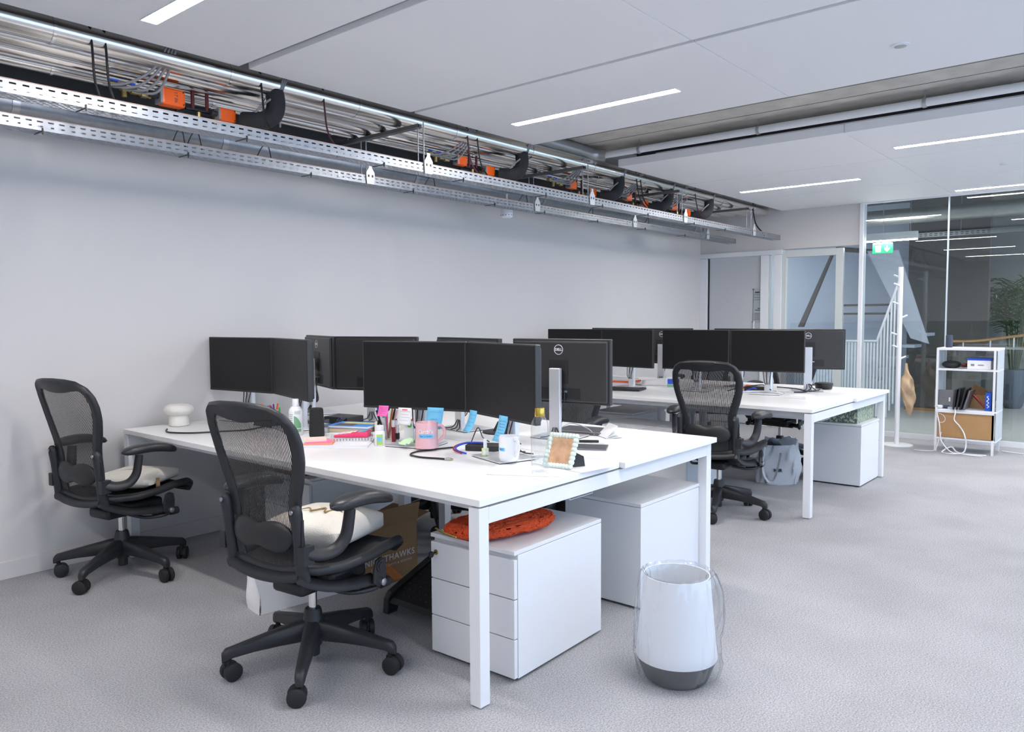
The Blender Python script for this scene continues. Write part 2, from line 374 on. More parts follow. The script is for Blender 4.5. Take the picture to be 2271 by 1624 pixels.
MB().lathe([(0.042, 0), (0.042, -0.004), (0.03, -0.007)], 24).obj('rim', m_whitemetal, t, smooth=40)
MB().lathe([(0.028, -0.0068), (0.02, -0.010), (0.004, -0.011)], 20).obj('lens', mat('lens_grey', (0.45, 0.43, 0.42), 0.3), t, smooth=50)
t = thing('ceiling_sensor', 'tiny round white sensor in the rear ceiling raft', 'sensor', (5.78, -0.693, HC))
MB().lathe([(0.035, 0), (0.035, -0.004), (0.024, -0.008)], 24).obj('rim', m_whitemetal, t, smooth=40)

# ================================================================== SERVICES ALONG THE LONG WALL
def pipe_thing(y, z, r, x0, x1, label, cuffs, m=m_pipe):
    t = thing('steel_pipe', label, 'pipe', (0, y, z), 0, 'polished steel pipes under the ceiling')
    MB().cyl((x0, 0, 0), (x1, 0, 0), r, n=28).obj('pipe_run', m, t, smooth=40)
    for c in cuffs:
        if x0 < c < x1: MB().cyl((c, 0, 0), (c+0.012, 0, 0), r+0.004, n=28).obj('clamp_band', m_chrome, t, smooth=40)
    return t
cf = [-1.4+0.83*i for i in range(11)]
pipe_thing(2.000, 2.632, 0.064, X0, 7.3, 'widest polished steel pipe nearest the ceiling panel edge', cf)
pipe_thing(2.150, 2.612, 0.050, X0, 7.2, 'second polished steel pipe from the ceiling panel edge', [c+0.3 for c in cf])
pipe_thing(2.300, 2.606, 0.044, X0, 7.1, 'third polished steel pipe from the ceiling panel edge', [c+0.5 for c in cf])
pipe_thing(2.430, 2.592, 0.034, X0, 7.0, 'slimmest polished steel pipe closest to the wall', [c+0.15 for c in cf])
# ventilation duct behind the rear tray
t = thing('round_duct', 'round galvanised duct running behind the rear cable tray', 'duct', (0, 2.60, 2.425))
MB().cyl((X0, 0, 0), (6.9, 0, 0), 0.062, n=28).obj('duct_run', m_galv, t, smooth=40)
for c in (-0.55, 0.55, 2.1, 3.65, 5.2, 6.6): MB().cyl((c, 0, 0), (c+0.035, 0, 0), 0.066, n=28).obj('joint_sleeve', m_steel, t, smooth=40)
for c in (-0.9, -0.6, -0.3, 0, 0.3, 0.55, 0.85, 1.1, 1.4, 1.7, 2.0, 2.3): MB().cyl((c, -0.045, 0.035), (c, -0.052, 0.041), 0.006, n=8).obj('rivet', m_black, t)
# white drain pipe across the concrete bay
t = thing('sprinkler_pipe', 'white sprinkler pipe crossing the exposed concrete bay', 'pipe', (3.66, 0, 2.722))
MB().cyl((0, Y0, 0), (0, 1.95, 0), 0.027, n=20).obj('pipe_run', m_whitemetal, t, smooth=40)
for y in (1.55, 0.55, -0.55, -1.6):
    k = MB().cyl((0, y, 0), (0, y+0.022, 0), 0.033, n=20).cyl((0, y+0.011, 0.03), (0, y+0.011, SLAB-2.722), 0.005, n=8).obj('pipe_hanger', m_steel, t, smooth=40)
t = thing('elbow_pipe', 'grey insulated pipe turning from the bay into the pipework', 'pipe', (3.3, 1.99, 2.74))
MB().tube(spline([(-0.75, 0, 0.0), (0.1, 0, 0.0), (0.3, -0.02, -0.01), (0.36, -0.1, -0.02)], 8), 0.05, 16).obj('pipe_run', mat('grey_foil', (0.42, 0.42, 0.42), 0.35, 0.8), t, smooth=50)

# ---- perforated cable trays
def slotted(mb, P, L0, L1, rows, pitch, slen, shgt, stagger, width):
    # strip of length L0..L1 and the given width with rectangular slots left open; P(l, w) -> point
    n = int((L1-L0)/pitch)
    ws = sorted(rows)
    cuts = [0.0]
    for w in ws: cuts += [w-shgt/2, w+shgt/2]
    cuts.append(width)
    for k in range(len(cuts)-1):
        a, b = cuts[k], cuts[k+1]
        if k % 2 == 0:
            mb.add([P(L0, a), P(L1, a), P(L1, b), P(L0, b)], [(0, 1, 2, 3)])
        else:
            off = pitch/2 if (stagger and (k//2) % 2) else 0
            prev = L0
            for i in range(n):
                s = L0+i*pitch+off+(pitch-slen)/2
                e = s+slen
                if e > L1: break
                mb.add([P(prev, a), P(s, a), P(s, b), P(prev, b)], [(0, 1, 2, 3)]); prev = e
            mb.add([P(prev, a), P(L1, a), P(L1, b), P(prev, b)], [(0, 1, 2, 3)])
def tray(y, z, width, h, x0, x1, label):
    t = thing('cable_tray', label, 'cable tray', (0, y, z), 0, 'perforated cable trays')
    mb = MB(); slotted(mb, lambda l, w: (l, 0, w), x0, x1, [h*0.33, h*0.72], 0.047, 0.025, 0.0075, False, h); mb.obj('near_side', m_galv, t)
    mb = MB(); slotted(mb, lambda l, w: (l, width, w), x0, x1, [h*0.33, h*0.72], 0.047, 0.025, 0.0075, False, h); mb.obj('far_side', m_galv, t)
    mb = MB(); slotted(mb, lambda l, w: (l, w, 0), x0, x1, [0.012+0.016*i for i in range(int(width/0.016))], 0.035, 0.022, 0.006, True, width); mb.obj('perforated_floor', m_galv, t)
    MB().cyl((x0, 0, h), (x1, 0, h), 0.0022, n=6).obj('rolled_edge', mat('copper_edge', (0.62, 0.40, 0.32), 0.35, 0.9), t)
    return t
tray(1.73, 2.252, 0.10, 0.056, X0, 7.15, 'front perforated cable tray hanging in front of the pipes')
tray(2.28, 2.246, 0.10, 0.056, X0, 7.15, 'rear perforated cable tray hanging closer to the white wall')

# ---- strut channels with hanger rods and plates
for i, x in enumerate((1.44, 3.22, 4.78, 6.38)):
    lab = ['left of the smoke detector', 'right of the smoke detector', 'above the rear screens', 'nearest the end wall'][i]
    t = thing('strut_channel', 'dark steel strut under the pipes, %s' % lab, 'bracket', (x, 0, 2.535), 0, 'strut channels under the pipes')
    MB().box(-0.02, 0.02, 1.80, 2.72, 0, 0.022).obj('channel', m_darksteel, t)
    MB().box(-0.012, 0.012, 1.792, 1.80, 0.002, 0.02).obj('end_cap', m_black, t)
    for yy in (1.765, 1.815, 2.315, 2.365):
        MB().cyl((0, yy if yy < 2 else yy, -0.285), (0, yy, 0.03), 0.004, n=8).obj('threaded_rod', m_galv, t, smooth=50)
    for yy in (2.0, 2.5): MB().cyl((0, yy, 0.02), (0, yy, SLAB-2.535), 0.005, n=8).obj('ceiling_rod', m_galv, t, smooth=50)
    for yy in (1.722, 2.272):
        poly = [(-0.03, -0.29), (0.03, -0.29), (0.035, -0.245), (0.035, -0.215), (0.012, -0.185), (0.012, -0.165), (-0.012, -0.165), (-0.012, -0.185), (-0.035, -0.215), (-0.035, -0.245)]
        p = MB().add([(a, yy, b) for a, b in poly]+[(a, yy+0.003, b) for a, b in poly], [tuple(range(10)), tuple(reversed(range(10, 20)))]+[(k, (k+1) % 10, 10+(k+1) % 10, 10+k) for k in range(10)]).obj('hanger_plate', mat('zinc_white', (0.62, 0.64, 0.66), 0.4, 0.5), t)
        for a in (-0.016, 0.016): MB().box(a-0.006, a+0.006, yy-0.001, yy, -0.245, -0.23).obj('plate_slot', m_black, t)
# small black cable ties dangling from the tray floors
k = 0
for y, z in ((1.78, 2.252), (2.33, 2.246)):
    for i in range(9):
        x = -0.5+0.78*i+random.uniform(-0.1, 0.1)
        o = MB().box(-0.003, 0.003, -0.05, 0.05, -0.003, 0.0).box(-0.003, 0.003, -0.056, -0.05, -0.010, 0.012).box(-0.002, 0.002, -0.052, -0.049, -0.018, -0.01).obj('cable_tie', m_cable_blk, None, loc=(x, y, z))
        tag(o, '%s from left of the black cable ties under the %s cable tray' % (ORD[i], 'front' if y < 2 else 'rear'), 'cable tie', 'black cable ties on the %s tray' % ('front' if y < 2 else 'rear'))

# ---- valve stations with orange actuators
def loop(name, x, ytop, ybot, zt, zb, r, label):
    t = thing('insulated_loop', label, 'insulated pipe', (x, 0, 0))
    MB().tube(spline([(0.0, ytop, zt), (0.012, ytop+0.005, zt-0.07), (0.0, ytop+0.015, zb+0.035), (-0.045, ytop+0.03, zb-0.002), (-0.08, ytop+0.05, zb-0.010), (-0.12, ybot, zb-0.006)], 7), r, 14).obj('foam_sleeve', m_insul, t, smooth=60)
    return t
def actuator(x, y, z, s, label, rz=0.0, mark=None):
    t = thing('valve_actuator', label, 'actuator', (x, y, z), rz, 'orange valve actuators')
    b = MB().box(-0.055*s, 0.055*s, -0.03*s, 0.03*s, -0.04*s, 0.04*s).obj('housing', m_orange, t, bevel=0.01*s)
    MB().box(-0.062*s, -0.050*s, -0.027*s, 0.033*s, -0.036*s, 0.036*s).obj('back_plate', m_cable_grey, t, bevel=0.003)
    MB().cyl((-0.06*s, 0, 0), (-0.10*s, 0, 0), 0.016*s, n=12).obj('coupling', m_black, t, smooth=40)
    for a, c in ((0.043, 0.028), (0.043, -0.028)): MB().cyl((a*s, -0.0302*s, c*s), (a*s, -0.034*s, c*s), 0.0035*s, n=8).obj('screw', m_black, t)
    if mark: text(mark, 0.022*s, m_ink, t, Matrix.Translation((0.008*s, -0.0304*s, 0)) @ Matrix.Rotation(PI/2, 4, 'X') @ Matrix.Rotation(-PI/2, 4, 'Z'), name='printed_mark')
    return t
def brass(x, y, z, rz, label):
    t = thing('brass_valve', label, 'valve', (x, y, z), rz, 'brass valves on the pipework')
    mb = MB()
    for i in range(4):
        a = -0.09+i*0.05
        mb.cyl((a, 0, -i*0.006), (a+0.03, 0, -i*0.006), 0.017, n=6); mb.cyl((a+0.03, 0, -i*0.006), (a+0.05, 0, -i*0.006-0.003), 0.012, n=10)
    mb.cyl((-0.02, 0, -0.01), (-0.02, 0, -0.05), 0.012, n=10)
    mb.obj('body', m_brass, t, smooth=30)
    for a in (-0.06, 0.02): MB().box(a-0.028, a+0.012, -0.006, 0.006, 0.018, 0.026).cyl((a, 0, 0.01), (a, 0, 0.02), 0.005, n=8).obj('lever', m_blue, t)
    return t
def station(x, k, orange2=True):
    where = ['at far left', 'left of centre', 'right of centre', 'second from end wall', 'nearest end wall'][k]
    actuator(x-0.20, 2.14, 2.485, 1.1 if k in (0,) else 0.85, 'larger orange actuator of the valve station %s' % where, 0.0, '17 06' if k == 0 else None)
    if orange2: actuator(x+0.10, 2.14, 2.455, 0.85, 'orange actuator half hidden by the front tray, station %s' % where)
    brass(x-0.40, 2.17, 2.50, 0, 'brass valve row with blue levers, valve station %s' % where)
    t = thing('valve_manifold', 'dark pipe manifold with red rods, valve station %s' % where, 'manifold', (x, 2.2, 2.46))
    MB().cyl((-0.55, 0.06, -0.03), (0.30, 0.06, -0.05), 0.03, n=12).obj('insulated_run', m_insul, t, smooth=50)
    MB().cyl((-0.15, 0.0, -0.02), (0.10, 0.0, -0.03), 0.014, n=10).box(-0.10, 0.10, -0.02, 0.0, 0.0, 0.008).obj('body', m_black, t, smooth=40)
    for a in (-0.06, 0.02): MB().cyl((a, -0.01, 0), (a, -0.01, 0.10), 0.0095, n=10).obj('rod', m_darkred, t, smooth=50)
    for a in (-0.03, 0.06): MB().cyl((a, -0.015, -0.05), (a, -0.015, -0.005), 0.012, n=8).obj('brass_union', m_brass, t, smooth=30)
    MB().cyl((0.085, -0.02, -0.06), (0.085, -0.02, -0.01), 0.016, n=10).obj('grey_cap', m_cable_grey, t, smooth=40)
    loop('insulated_loop', x+0.30, 1.985, 2.10, 2.60, 2.44, 0.05, 'black foam insulated pipe loop, valve station %s' % where)
    for j in range(4):
        a = x-0.42+0.015*j
        cable('control_cable', [(a+0.10, 1.93, 2.66), (a+0.06+0.01*j, 1.99, 2.56), (a-0.03+0.03*j, 2.06, 2.49-0.006*j), (a-0.12+0.03*j, 2.12, 2.475)], 0.0065, m_cable_grey, '%s from left of four grey control cables, valve station %s' % (ORD[j], where), group='grey control cables of valve station %d' % (k+1))
    for j in range(3):
        a = x+0.27+0.012*j
        cable('control_cable', [(a+0.05, 1.93, 2.66), (a+0.03, 1.955, 2.58), (a-0.05+0.05*j, 2.0, 2.50), (a-0.08+0.08*j, 2.05, 2.43)], 0.0065, m_cable_grey, '%s from left of three grey cables at the foam loop, station %s' % (ORD[j], where), group='grey cables at the foam loop of valve station %d' % (k+1))
station(0.24, 0); station(2.36, 1); station(3.72, 2); station(4.62, 3); station(5.50, 4)
for i, x in enumerate((-0.42, -0.36, 0.43, 0.83, 2.02, 2.12, 4.25, 4.32, 5.4, 6.85)):
    m = m_cable_blk if i not in (3, 4, 8) else mat('maroon_cable', (0.07, 0.02, 0.03), 0.5)
    cable('hanging_cable', [(x, 1.945, 2.67), (x+0.005, 1.94, 2.57), (x-0.005, 1.90, 2.42), (x-0.02, 1.80, 2.30), (x-0.02, 1.80, 2.258)], 0.0055 if i != 9 else 0.008, m, '%s from left of the dark cables dropping into the front tray' % ORD[i], group='dark cables dropping into the front tray')
for i, (x, s) in enumerate(((0.12, 0.05), (0.2, 0.06), (0.62, 0.07), (1.95, 0.08), (3.0, 0.09), (4.0, 0.06), (5.0, 0.07))):
    cable('loose_wire', [(x, 2.30, 2.30), (x+s*0.3, 2.27, 2.36), (x+s, 2.29, 2.37), (x+s*1.5, 2.31, 2.29)], 0.003, m_cable_blk, '%s from left of the thin wires arching above the rear tray' % ORD[i], group='thin wires above the rear tray')
# smoke detector under the rear tray
t = thing('smoke_detector', 'white round smoke detector below the rear cable tray', 'smoke detector', (3.02, 2.44, 2.222))
MB().lathe([(0.05, 0.03), (0.05, 0.012), (0.052, 0.0), (0.047, -0.028), (0.036, -0.036)], 28).obj('housing', m_whitemetal, t, smooth=40)
for i in range(12): MB().box(-0.004, 0.004, -0.002, 0.002, -0.02, -0.012, Matrix.Rotation(2*PI*i/12, 4, 'Z') @ Matrix.Translation((0, 0.049, 0))).obj('vent', m_cable_grey, t)
MB().cyl((0, 0, 0.03), (0, 0, 0.16), 0.008, n=8).obj('stem', m_whitemetal, t, smooth=50)

# ================================================================== DESK BENCHES
def bench(name, label, x, y, w, L, mids):
    t = thing(name, label, 'desk bench', (x, y, 0), 0, 'white desk benches')
    hw = w/2
    MB().box(0, hw-0.003, 0, L, 0.715, 0.74).obj('worktop', m_white, t, bevel=0.0015)
    MB().box(hw+0.003, w, -0.026, L-0.026, 0.715, 0.74).obj('worktop', m_white, t, bevel=0.0015)
    for lx in (0.002, w-0.052):
        for ly in (0.004, L-0.054):
            MB().box(lx, lx+0.05, ly, ly+0.05, 0.004, 0.708).obj('leg', m_whitemetal, t, bevel=0.002)
            MB().box(lx+0.008, lx+0.042, ly+0.008, ly+0.042, 0, 0.006).obj('foot_glide', m_cable_grey, t)
    for ly in (0.004, L-0.054): MB().box(0.052, w-0.052, ly, ly+0.05, 0.648, 0.706).obj('end_rail', m_whitemetal, t, bevel=0.002)
    for lx in (0.03, w-0.07): MB().box(lx+0.06 if lx < 1 else lx-0.06, lx+0.10 if lx < 1 else lx-0.02, 0.054, L-0.054, 0.672, 0.706).obj('side_rail', m_whitemetal, t)
    for (mx, my) in mids: MB().box(mx, mx+0.05, my, my+0.05, 0, 0.706).obj('inner_leg', m_whitemetal, t, bevel=0.002)
    MB().box(hw-0.09, hw+0.09, 0.2, L-0.2, 0.56, 0.563).box(hw-0.09, hw-0.087, 0.2, L-0.2, 0.563, 0.64).box(hw+0.087, hw+0.09, 0.2, L-0.2, 0.563, 0.64).obj('cable_tray_under', m_whitemetal, t)
    return t
B1W = 1.78; B1L = 2.75; B2X = 3.266
bench('desk_bench', 'white four person desk bench in the foreground, reaching the wall', 0, 0, B1W, B1L, [(0.868, 1.35), (1.175, 1.35)])
bench('desk_bench', 'white four person desk bench in the background, behind the front bench', B2X, 0, B1W, B1L, [(0.868, 1.35), (1.175, 1.35)])

# ---- drawer pedestals
def pedestal(label, x, y, face, key=False, h=0.50, depth=0.60, wid=0.43):
    # face: rotation so that drawers look along local -X
    t = thing('drawer_pedestal', label, 'drawer unit', (x, y, 0), face, 'white drawer pedestals')
    MB().box(0.022, depth, 0, wid, 0.012, h-0.018).obj('body', m_ped, t, bevel=0.0015)
    MB().box(0.0, depth, 0, wid, h-0.016, h).obj('top_panel', m_ped, t, bevel=0.0015)
    dh = (h-0.03-0.016)/3
    for i in range(3):
        MB().box(0.0, 0.019, 0.001, wid-0.001, 0.016+i*dh, 0.016+(i+1)*dh-0.004).obj('drawer', m_ped, t, bevel=0.002)
    MB().box(0.03, depth-0.03, 0.02, wid-0.02, 0, 0.012).obj('plinth', m_black, t)
    k = MB().cyl((0, wid-0.03, h-0.075), (-0.004, wid-0.03, h-0.075), 0.011, n=16).obj('lock', m_brass, t, smooth=40)
    if key: MB().cyl((-0.004, wid-0.03, h-0.075), (-0.02, wid-0.03, h-0.075), 0.003, n=8).lathe([(0.001, -0.004), (0.013, -0.003), (0.013, 0.003), (0.001, 0.004)], 14, Matrix.Translation((-0.028, wid-0.03, h-0.078)) @ Matrix.Rotation(PI/2, 4, 'X')).obj('key', m_black, t, smooth=40)
    return t
pedestal('white drawer pedestal carrying the orange fluffy pouch', 0.225, 0.035, math.radians(1.5), key=True)
pedestal('white drawer pedestal behind the waste bin, its back to the camera', 1.745, 0.475, PI)
pedestal('white drawer pedestal under the front bench carrying a brown box, near the wall', 0.52, 1.72, 0.0)
pedestal('white drawer pedestal at the right end of the rear bench, under the patterned box', 4.98, 0.46, PI, h=0.5, depth=0.50)
pedestal('white drawer pedestal under the rear bench, left of the grey topped pair', B2X-0.1, 1.29, 0.0)
pedestal('white drawer pedestal under the rear bench, right of the grey topped pair', B2X-0.13, 0.85, 0.0)
pedestal('white drawer pedestal with key under the far side of the rear bench', 4.6, 2.25, PI, key=True)
pedestal('white drawer pedestal under the far side of the front bench', 1.72, 2.68, PI)

# ================================================================== MONITORS
def monitor_proto():
    t = thing('monitor', 'x', 'monitor')
    Wd, H, zb = 0.572, 0.333, 0.177
    # local: faces +X, stands at origin (column foot), z=0 desk top
    fx = 0.075
    p = MB().box(fx-0.028, fx, -Wd/2, Wd/2, zb, zb+H).obj('housing', m_monback, t, bevel=0.004)
    MB().box(fx-0.0002, fx+0.0012, -Wd/2+0.006, Wd/2-0.006, zb+0.012, zb+H-0.006).obj('screen', m_screen, t)
    MB().box(fx-0.0002, fx+0.001, -Wd/2+0.002, Wd/2-0.002, zb+0.002, zb+0.011).obj('chin', m_black, t)
    MB().box(fx-0.042, fx-0.026, -Wd/2+0.012, Wd/2-0.012, zb+0.012, zb+H-0.012).obj('rear_shell', m_monback, t, bevel=0.012, seg=3)
    MB().box(fx-0.0445, fx-0.042, -0.055, 0.055, zb+0.105, zb+0.225).obj('mount_plate', m_mon_inset, t)
    MB().box(fx-0.0430, fx-0.0415, -0.125, 0.125, zb+0.026, zb+0.082).obj('port_recess', m_mon_inset, t)
    for a in (-0.05, -0.02, 0.015): MB().box(fx-0.044, fx-0.043, a, a+0.018, zb+0.058, zb+0.068).obj('port', m_steel, t)
    # stand
    MB().prism([(-0.014, -0.0315), (0.010, -0.0315), (0.016, -0.022), (0.016, 0.022), (0.010, 0.0315), (-0.014, 0.0315)], 0.006, 0.362).obj('column', m_silver, t, bevel=0.004)
    MB().box(0.0, fx-0.04, -0.02, 0.02, 0.30, 0.335).obj('tilt_arm', m_black, t, bevel=0.004)
    MB().box(-0.055, 0.145, -0.118, 0.118, 0.0, 0.003).obj('base_pad', m_black, t)
    MB().box(-0.057, 0.147, -0.12, 0.12, 0.003, 0.0085).obj('base_plate', m_silver, t, bevel=0.0015)
    MB().cyl((-0.0125, 0, 0.06), (-0.0135, 0, 0.06), 0.011, n=16).obj('cable_hole', m_black, t)
    # logo
    M = frame((fx-0.0425-0.0, 0, zb+H-0.055), (0, -1, 0), (0, 0, 1))
    ring = [(0.0245*math.cos(a), 0.0245*math.sin(a), 0) for a in [2*PI*i/32 for i in range(32)]]
    MB().tube([tuple(M @ Vector(p)) for p in ring], 0.0017, 6, closed=True).obj('logo_ring', m_logo, t, smooth=60)
    text('DELL', 0.0185, m_logo, t, M, name='logo_lettering', bold=0.0006, extrude=0.0006)
    # cables from the ports
    for k, a in enumerate((-0.04, -0.012, 0.022)):
        MB().tube(spline([(fx-0.05, a, zb+0.06), (fx-0.06, a, zb+0.0), (0.03, a*0.6, 0.09), (-0.01, a*0.3, 0.06), (-0.04, a-0.01, 0.02), (-0.08, a*2, 0.012)], 5), 0.003, 6).obj('signal_cable', m_cable_blk, t, smooth=60)
    return t
mon0 = monitor_proto()
DZ = 0.7405
MON = [
 (0.62, 2.55, 188, 'black monitor nearest the wall at the left of the front bench, screen towards the camera'),
 (0.59, 1.98, 165, 'black monitor angled away beside the white lotion bottle, screen towards the camera'),
 (0.63, 1.01, 197, 'black monitor with pink note, calendar and blue note stuck under its screen'),
 (0.63, 0.46, 163, 'black monitor with two blue notes stuck under its screen, behind the clear bottle'),
 (1.17, 2.46, -19, 'black monitor seen from behind at a steep angle, left of the front bench'),
 (1.18, 1.92, 19, 'black monitor seen from behind, half hidden behind the screen with pink note'),
 (1.24, 1.20, -10, 'black monitor seen from behind, almost hidden behind the two front screens'),
 (1.32, 0.62, 8, 'large black monitor seen from behind with round silver logo, in the middle of the picture'),
 (3.95, 2.42, 186, 'black monitor at the left of the rear bench, mostly hidden behind the logo monitor'),
 (3.94, 1.85, 172, 'black monitor on the rear bench just right of the logo monitor, screen towards the camera'),
 (3.98, 1.215, 187, 'black monitor on the rear bench behind the mesh chair, screen towards the camera'),
 (4.07, 0.638, 189, 'black monitor on the rear bench beside the white box, screen towards the camera'),
 (4.62, 2.42, -14, 'black monitor seen from behind on the rear bench, nearest the wall'),
 (4.62, 1.87, 18, 'black monitor seen from behind on the rear bench with logo cut off by a screen'),
 (4.66, 1.08, -6, 'black monitor on the rear bench hidden behind two screens'),
 (4.60, 0.50, 22, 'black monitor seen from behind with silver logo at the right end of the rear bench'),
]
index_kids()
MONO = []
for i, (x, y, az, lab) in enumerate(MON):
    o = mon0 if i == 0 else copy_tree(mon0)
    a = math.radians(az)
    o.location = (x-0.075*math.cos(a), y-0.075*math.sin(a), DZ); o.rotation_euler = (0, 0, a)
    tag(o, lab, 'monitor', 'monitors on the desk benches'); MONO.append(o)

# ================================================================== MESH TASK CHAIRS
BZ = [0.40, 0.46, 0.52, 0.60, 0.68, 0.76, 0.84, 0.92, 1.0, 1.06]
BX = [-0.195, -0.212, -0.220, -0.226, -0.236, -0.250, -0.268, -0.289, -0.313, -0.335]
def back_x(y, z): return lerp(BZ, BX, z)+0.75*y*y
def resample(pts, n):
    pts = [Vector(p) for p in pts]; d = [0]
    for i in range(len(pts)-1): d.append(d[-1]+(pts[i+1]-pts[i]).length)
    out = []
    for k in range(n):
        s = d[-1]*k/(n-1)
        for i in range(len(pts)-1):
            if s <= d[i+1]+1e-9:
                t = (s-d[i])/max(1e-9, d[i+1]-d[i]); out.append(pts[i].lerp(pts[i+1], t)); break
    return out
OUT = [(0, 1.076), (0.10, 1.073), (0.165, 1.064), (0.212, 1.038), (0.240, 0.992), (0.248, 0.935), (0.242, 0.870), (0.222, 0.795), (0.200, 0.735), (0.188, 0.68), (0.184, 0.60), (0.180, 0.51), (0.168, 0.455), (0.120, 0.425), (0, 0.412)]
INN = [(0, 1.000), (0.06, 1.003), (0.12, 1.012), (0.165, 1.015), (0.192, 0.990), (0.203, 0.936), (0.194, 0.868), (0.166, 0.79), (0.146, 0.728), (0.137, 0.68), (0.140, 0.615), (0.142, 0.53), (0.136, 0.478), (0.105, 0.455), (0, 0.447)]
OUT = [(a*0.965, b) for a, b in OUT]; INN = [(a*0.965, b) for a, b in INN]
def chair_proto():
    t = thing('office_chair', 'x', 'chair')
    # --- base: hub with five legs and twin castors (sub-parts)
    hub = MB().lathe([(0.022, 0.045), (0.024, 0.05), (0.024, 0.085), (0.033, 0.088), (0.036, 0.11), (0.048, 0.125), (0.046, 0.165), (0.038, 0.195), (0.036, 0.205), (0.033, 0.225), (0.030, 0.232), (0.016, 0.233)], 24).obj('base', m_dark, t, smooth=40)
    for i in range(5):
        A = Matrix.Rotation(2*PI*i/5, 4, 'Z')
        prof = [(0.02, 0.108, 0.192, 0.033), (0.06, 0.106, 0.188, 0.032), (0.13, 0.104, 0.172, 0.028), (0.22, 0.098, 0.150, 0.024), (0.30, 0.088, 0.130, 0.021), (0.326, 0.076, 0.124, 0.019), (0.340, 0.074, 0.108, 0.013)]
        mb = MB(); vs = []
        for (r, z0, z1, w) in prof:
            zm = (z0+z1)/2; h = (z1-z0)/2
            for k in range(10):
                c = 2*PI*k/10; ca, sa = math.cos(c), math.sin(c)
                ca = math.copysign(abs(ca)**0.6, ca); sa = math.copysign(abs(sa)**0.6, sa)
                vs.append((r, w*ca, zm+h*sa))
        fs = []
        for j in range(len(prof)-1):
            for k in range(10): fs.append((j*10+k, j*10+(k+1) % 10, (j+1)*10+(k+1) % 10, (j+1)*10+k))
        fs += [tuple(range(10)), tuple(range((len(prof)-1)*10, len(prof)*10))]
        mb.add(vs, fs, A).obj('leg', m_dark, hub, smooth=45)
        cm = MB(); B = A @ Matrix.Translation((0.318, 0, 0)) @ Matrix.Rotation(0.9+i*1.3, 4, 'Z')
        for sgn in (-1, 1):
            q = Matrix.Translation((0.012, sgn*0.0165, 0.0355)) @ Matrix.Rotation(PI/2, 4, 'X')
            cm.lathe([(0.004, -0.0125), (0.027, -0.0125), (0.0345, -0.009), (0.0355, 0.0), (0.0345, 0.009), (0.027, 0.0125), (0.004, 0.0125)], 22, B @ q)
        cm.box(-0.016, 0.02, -0.0045, 0.0045, 0.03, 0.066, B)
        cm.add([], [])
        cm.lathe([(0.010, 0.05), (0.010, 0.085)], 10, A @ Matrix.Translation((0.318, 0, 0)))
        cm.obj('castor', m_rubber, hub, smooth=40)
    MB().lathe([(0.016, 0.225), (0.016, 0.36)], 18).obj('gas_column', m_chrome, t, smooth=40)
    # --- mechanism
    mech = MB().box(-0.13, 0.075, -0.085, 0.085, 0.322, 0.378).box(-0.04, 0.15, -0.15, 0.15, 0.345, 0.405).obj('mechanism', m_black, t, bevel=0.018, seg=3, smooth=40)
    MB().cyl((0.08, -0.19, 0.345), (0.08, 0.17, 0.345), 0.018, n=14).cyl((0.08, -0.225, 0.34), (0.08, -0.17, 0.343), 0.026, n=14).obj('tension_knob', m_black, mech, smooth=40)
    MB().tube(spline([(-0.03, -0.10, 0.34), (0.01, -0.19, 0.325), (0.08, -0.235, 0.325), (0.12, -0.245, 0.335)], 6), 0.009, 10).obj('tilt_lever', m_dark, mech, smooth=60)
    MB().lathe([(0.019, -0.02), (0.021, 0.0), (0.019, 0.025), (0.012, 0.03)], 16, Matrix.Translation((0.135, -0.25, 0.34)) @ Matrix.Rotation(PI/2, 4, 'Y')).obj('knob', m_black, mech, smooth=40)
    MB().tube(spline([(-0.03, 0.10, 0.34), (0.01, 0.19, 0.325), (0.07, 0.23, 0.325)], 6), 0.009, 10).obj('height_lever', m_dark, mech, smooth=60)
    # --- seat: dished mesh inside a thick rim, rolling down at the front
    SX = [-0.205, -0.16, -0.07, 0.04, 0.15, 0.225, 0.27, 0.295]
    SZ = [0.470, 0.460, 0.456, 0.466, 0.486, 0.486, 0.466, 0.428]
    SWd = [0.165, 0.205, 0.238, 0.255, 0.262, 0.250, 0.215, 0.165]
    def seat_pt(u, v, drop=0.0):
        x = SX[0]+(SX[-1]-SX[0])*v; w = lerp(SX, SWd, x); s = 2*u-1
        return (x, w*s, lerp(SX, SZ, x)-0.022*(1-s*s)*(1 if v < 0.75 else max(0, (1-v)*4))-drop)
    MB().grid(lambda u, v: seat_pt(u, v), 13, 17).obj('seat_mesh', m_seatmesh, t, smooth=80, solid=0.006)
    rim = []
    N = 20
    for i in range(N): rim.append(seat_pt(1, i/N))
    for i in range(8): rim.append(seat_pt(1-i/8, 1))
    for i in range(N): rim.append(seat_pt(0, 1-i/N))
    for i in range(8): rim.append(seat_pt(i/8, 0))
    MB().tube(rim, 0.016, 8, closed=True, rr=[(0.020, 0.017)]*len(rim)).obj('seat_frame', m_dark, t, smooth=70)
    # front skirt lip
    MB().tube([seat_pt(u/10, 0.97, 0.012) for u in range(11)], 0.02, 8, rr=[(0.024, 0.012)]*11).obj('waterfall_edge', m_dark, t, smooth=70)
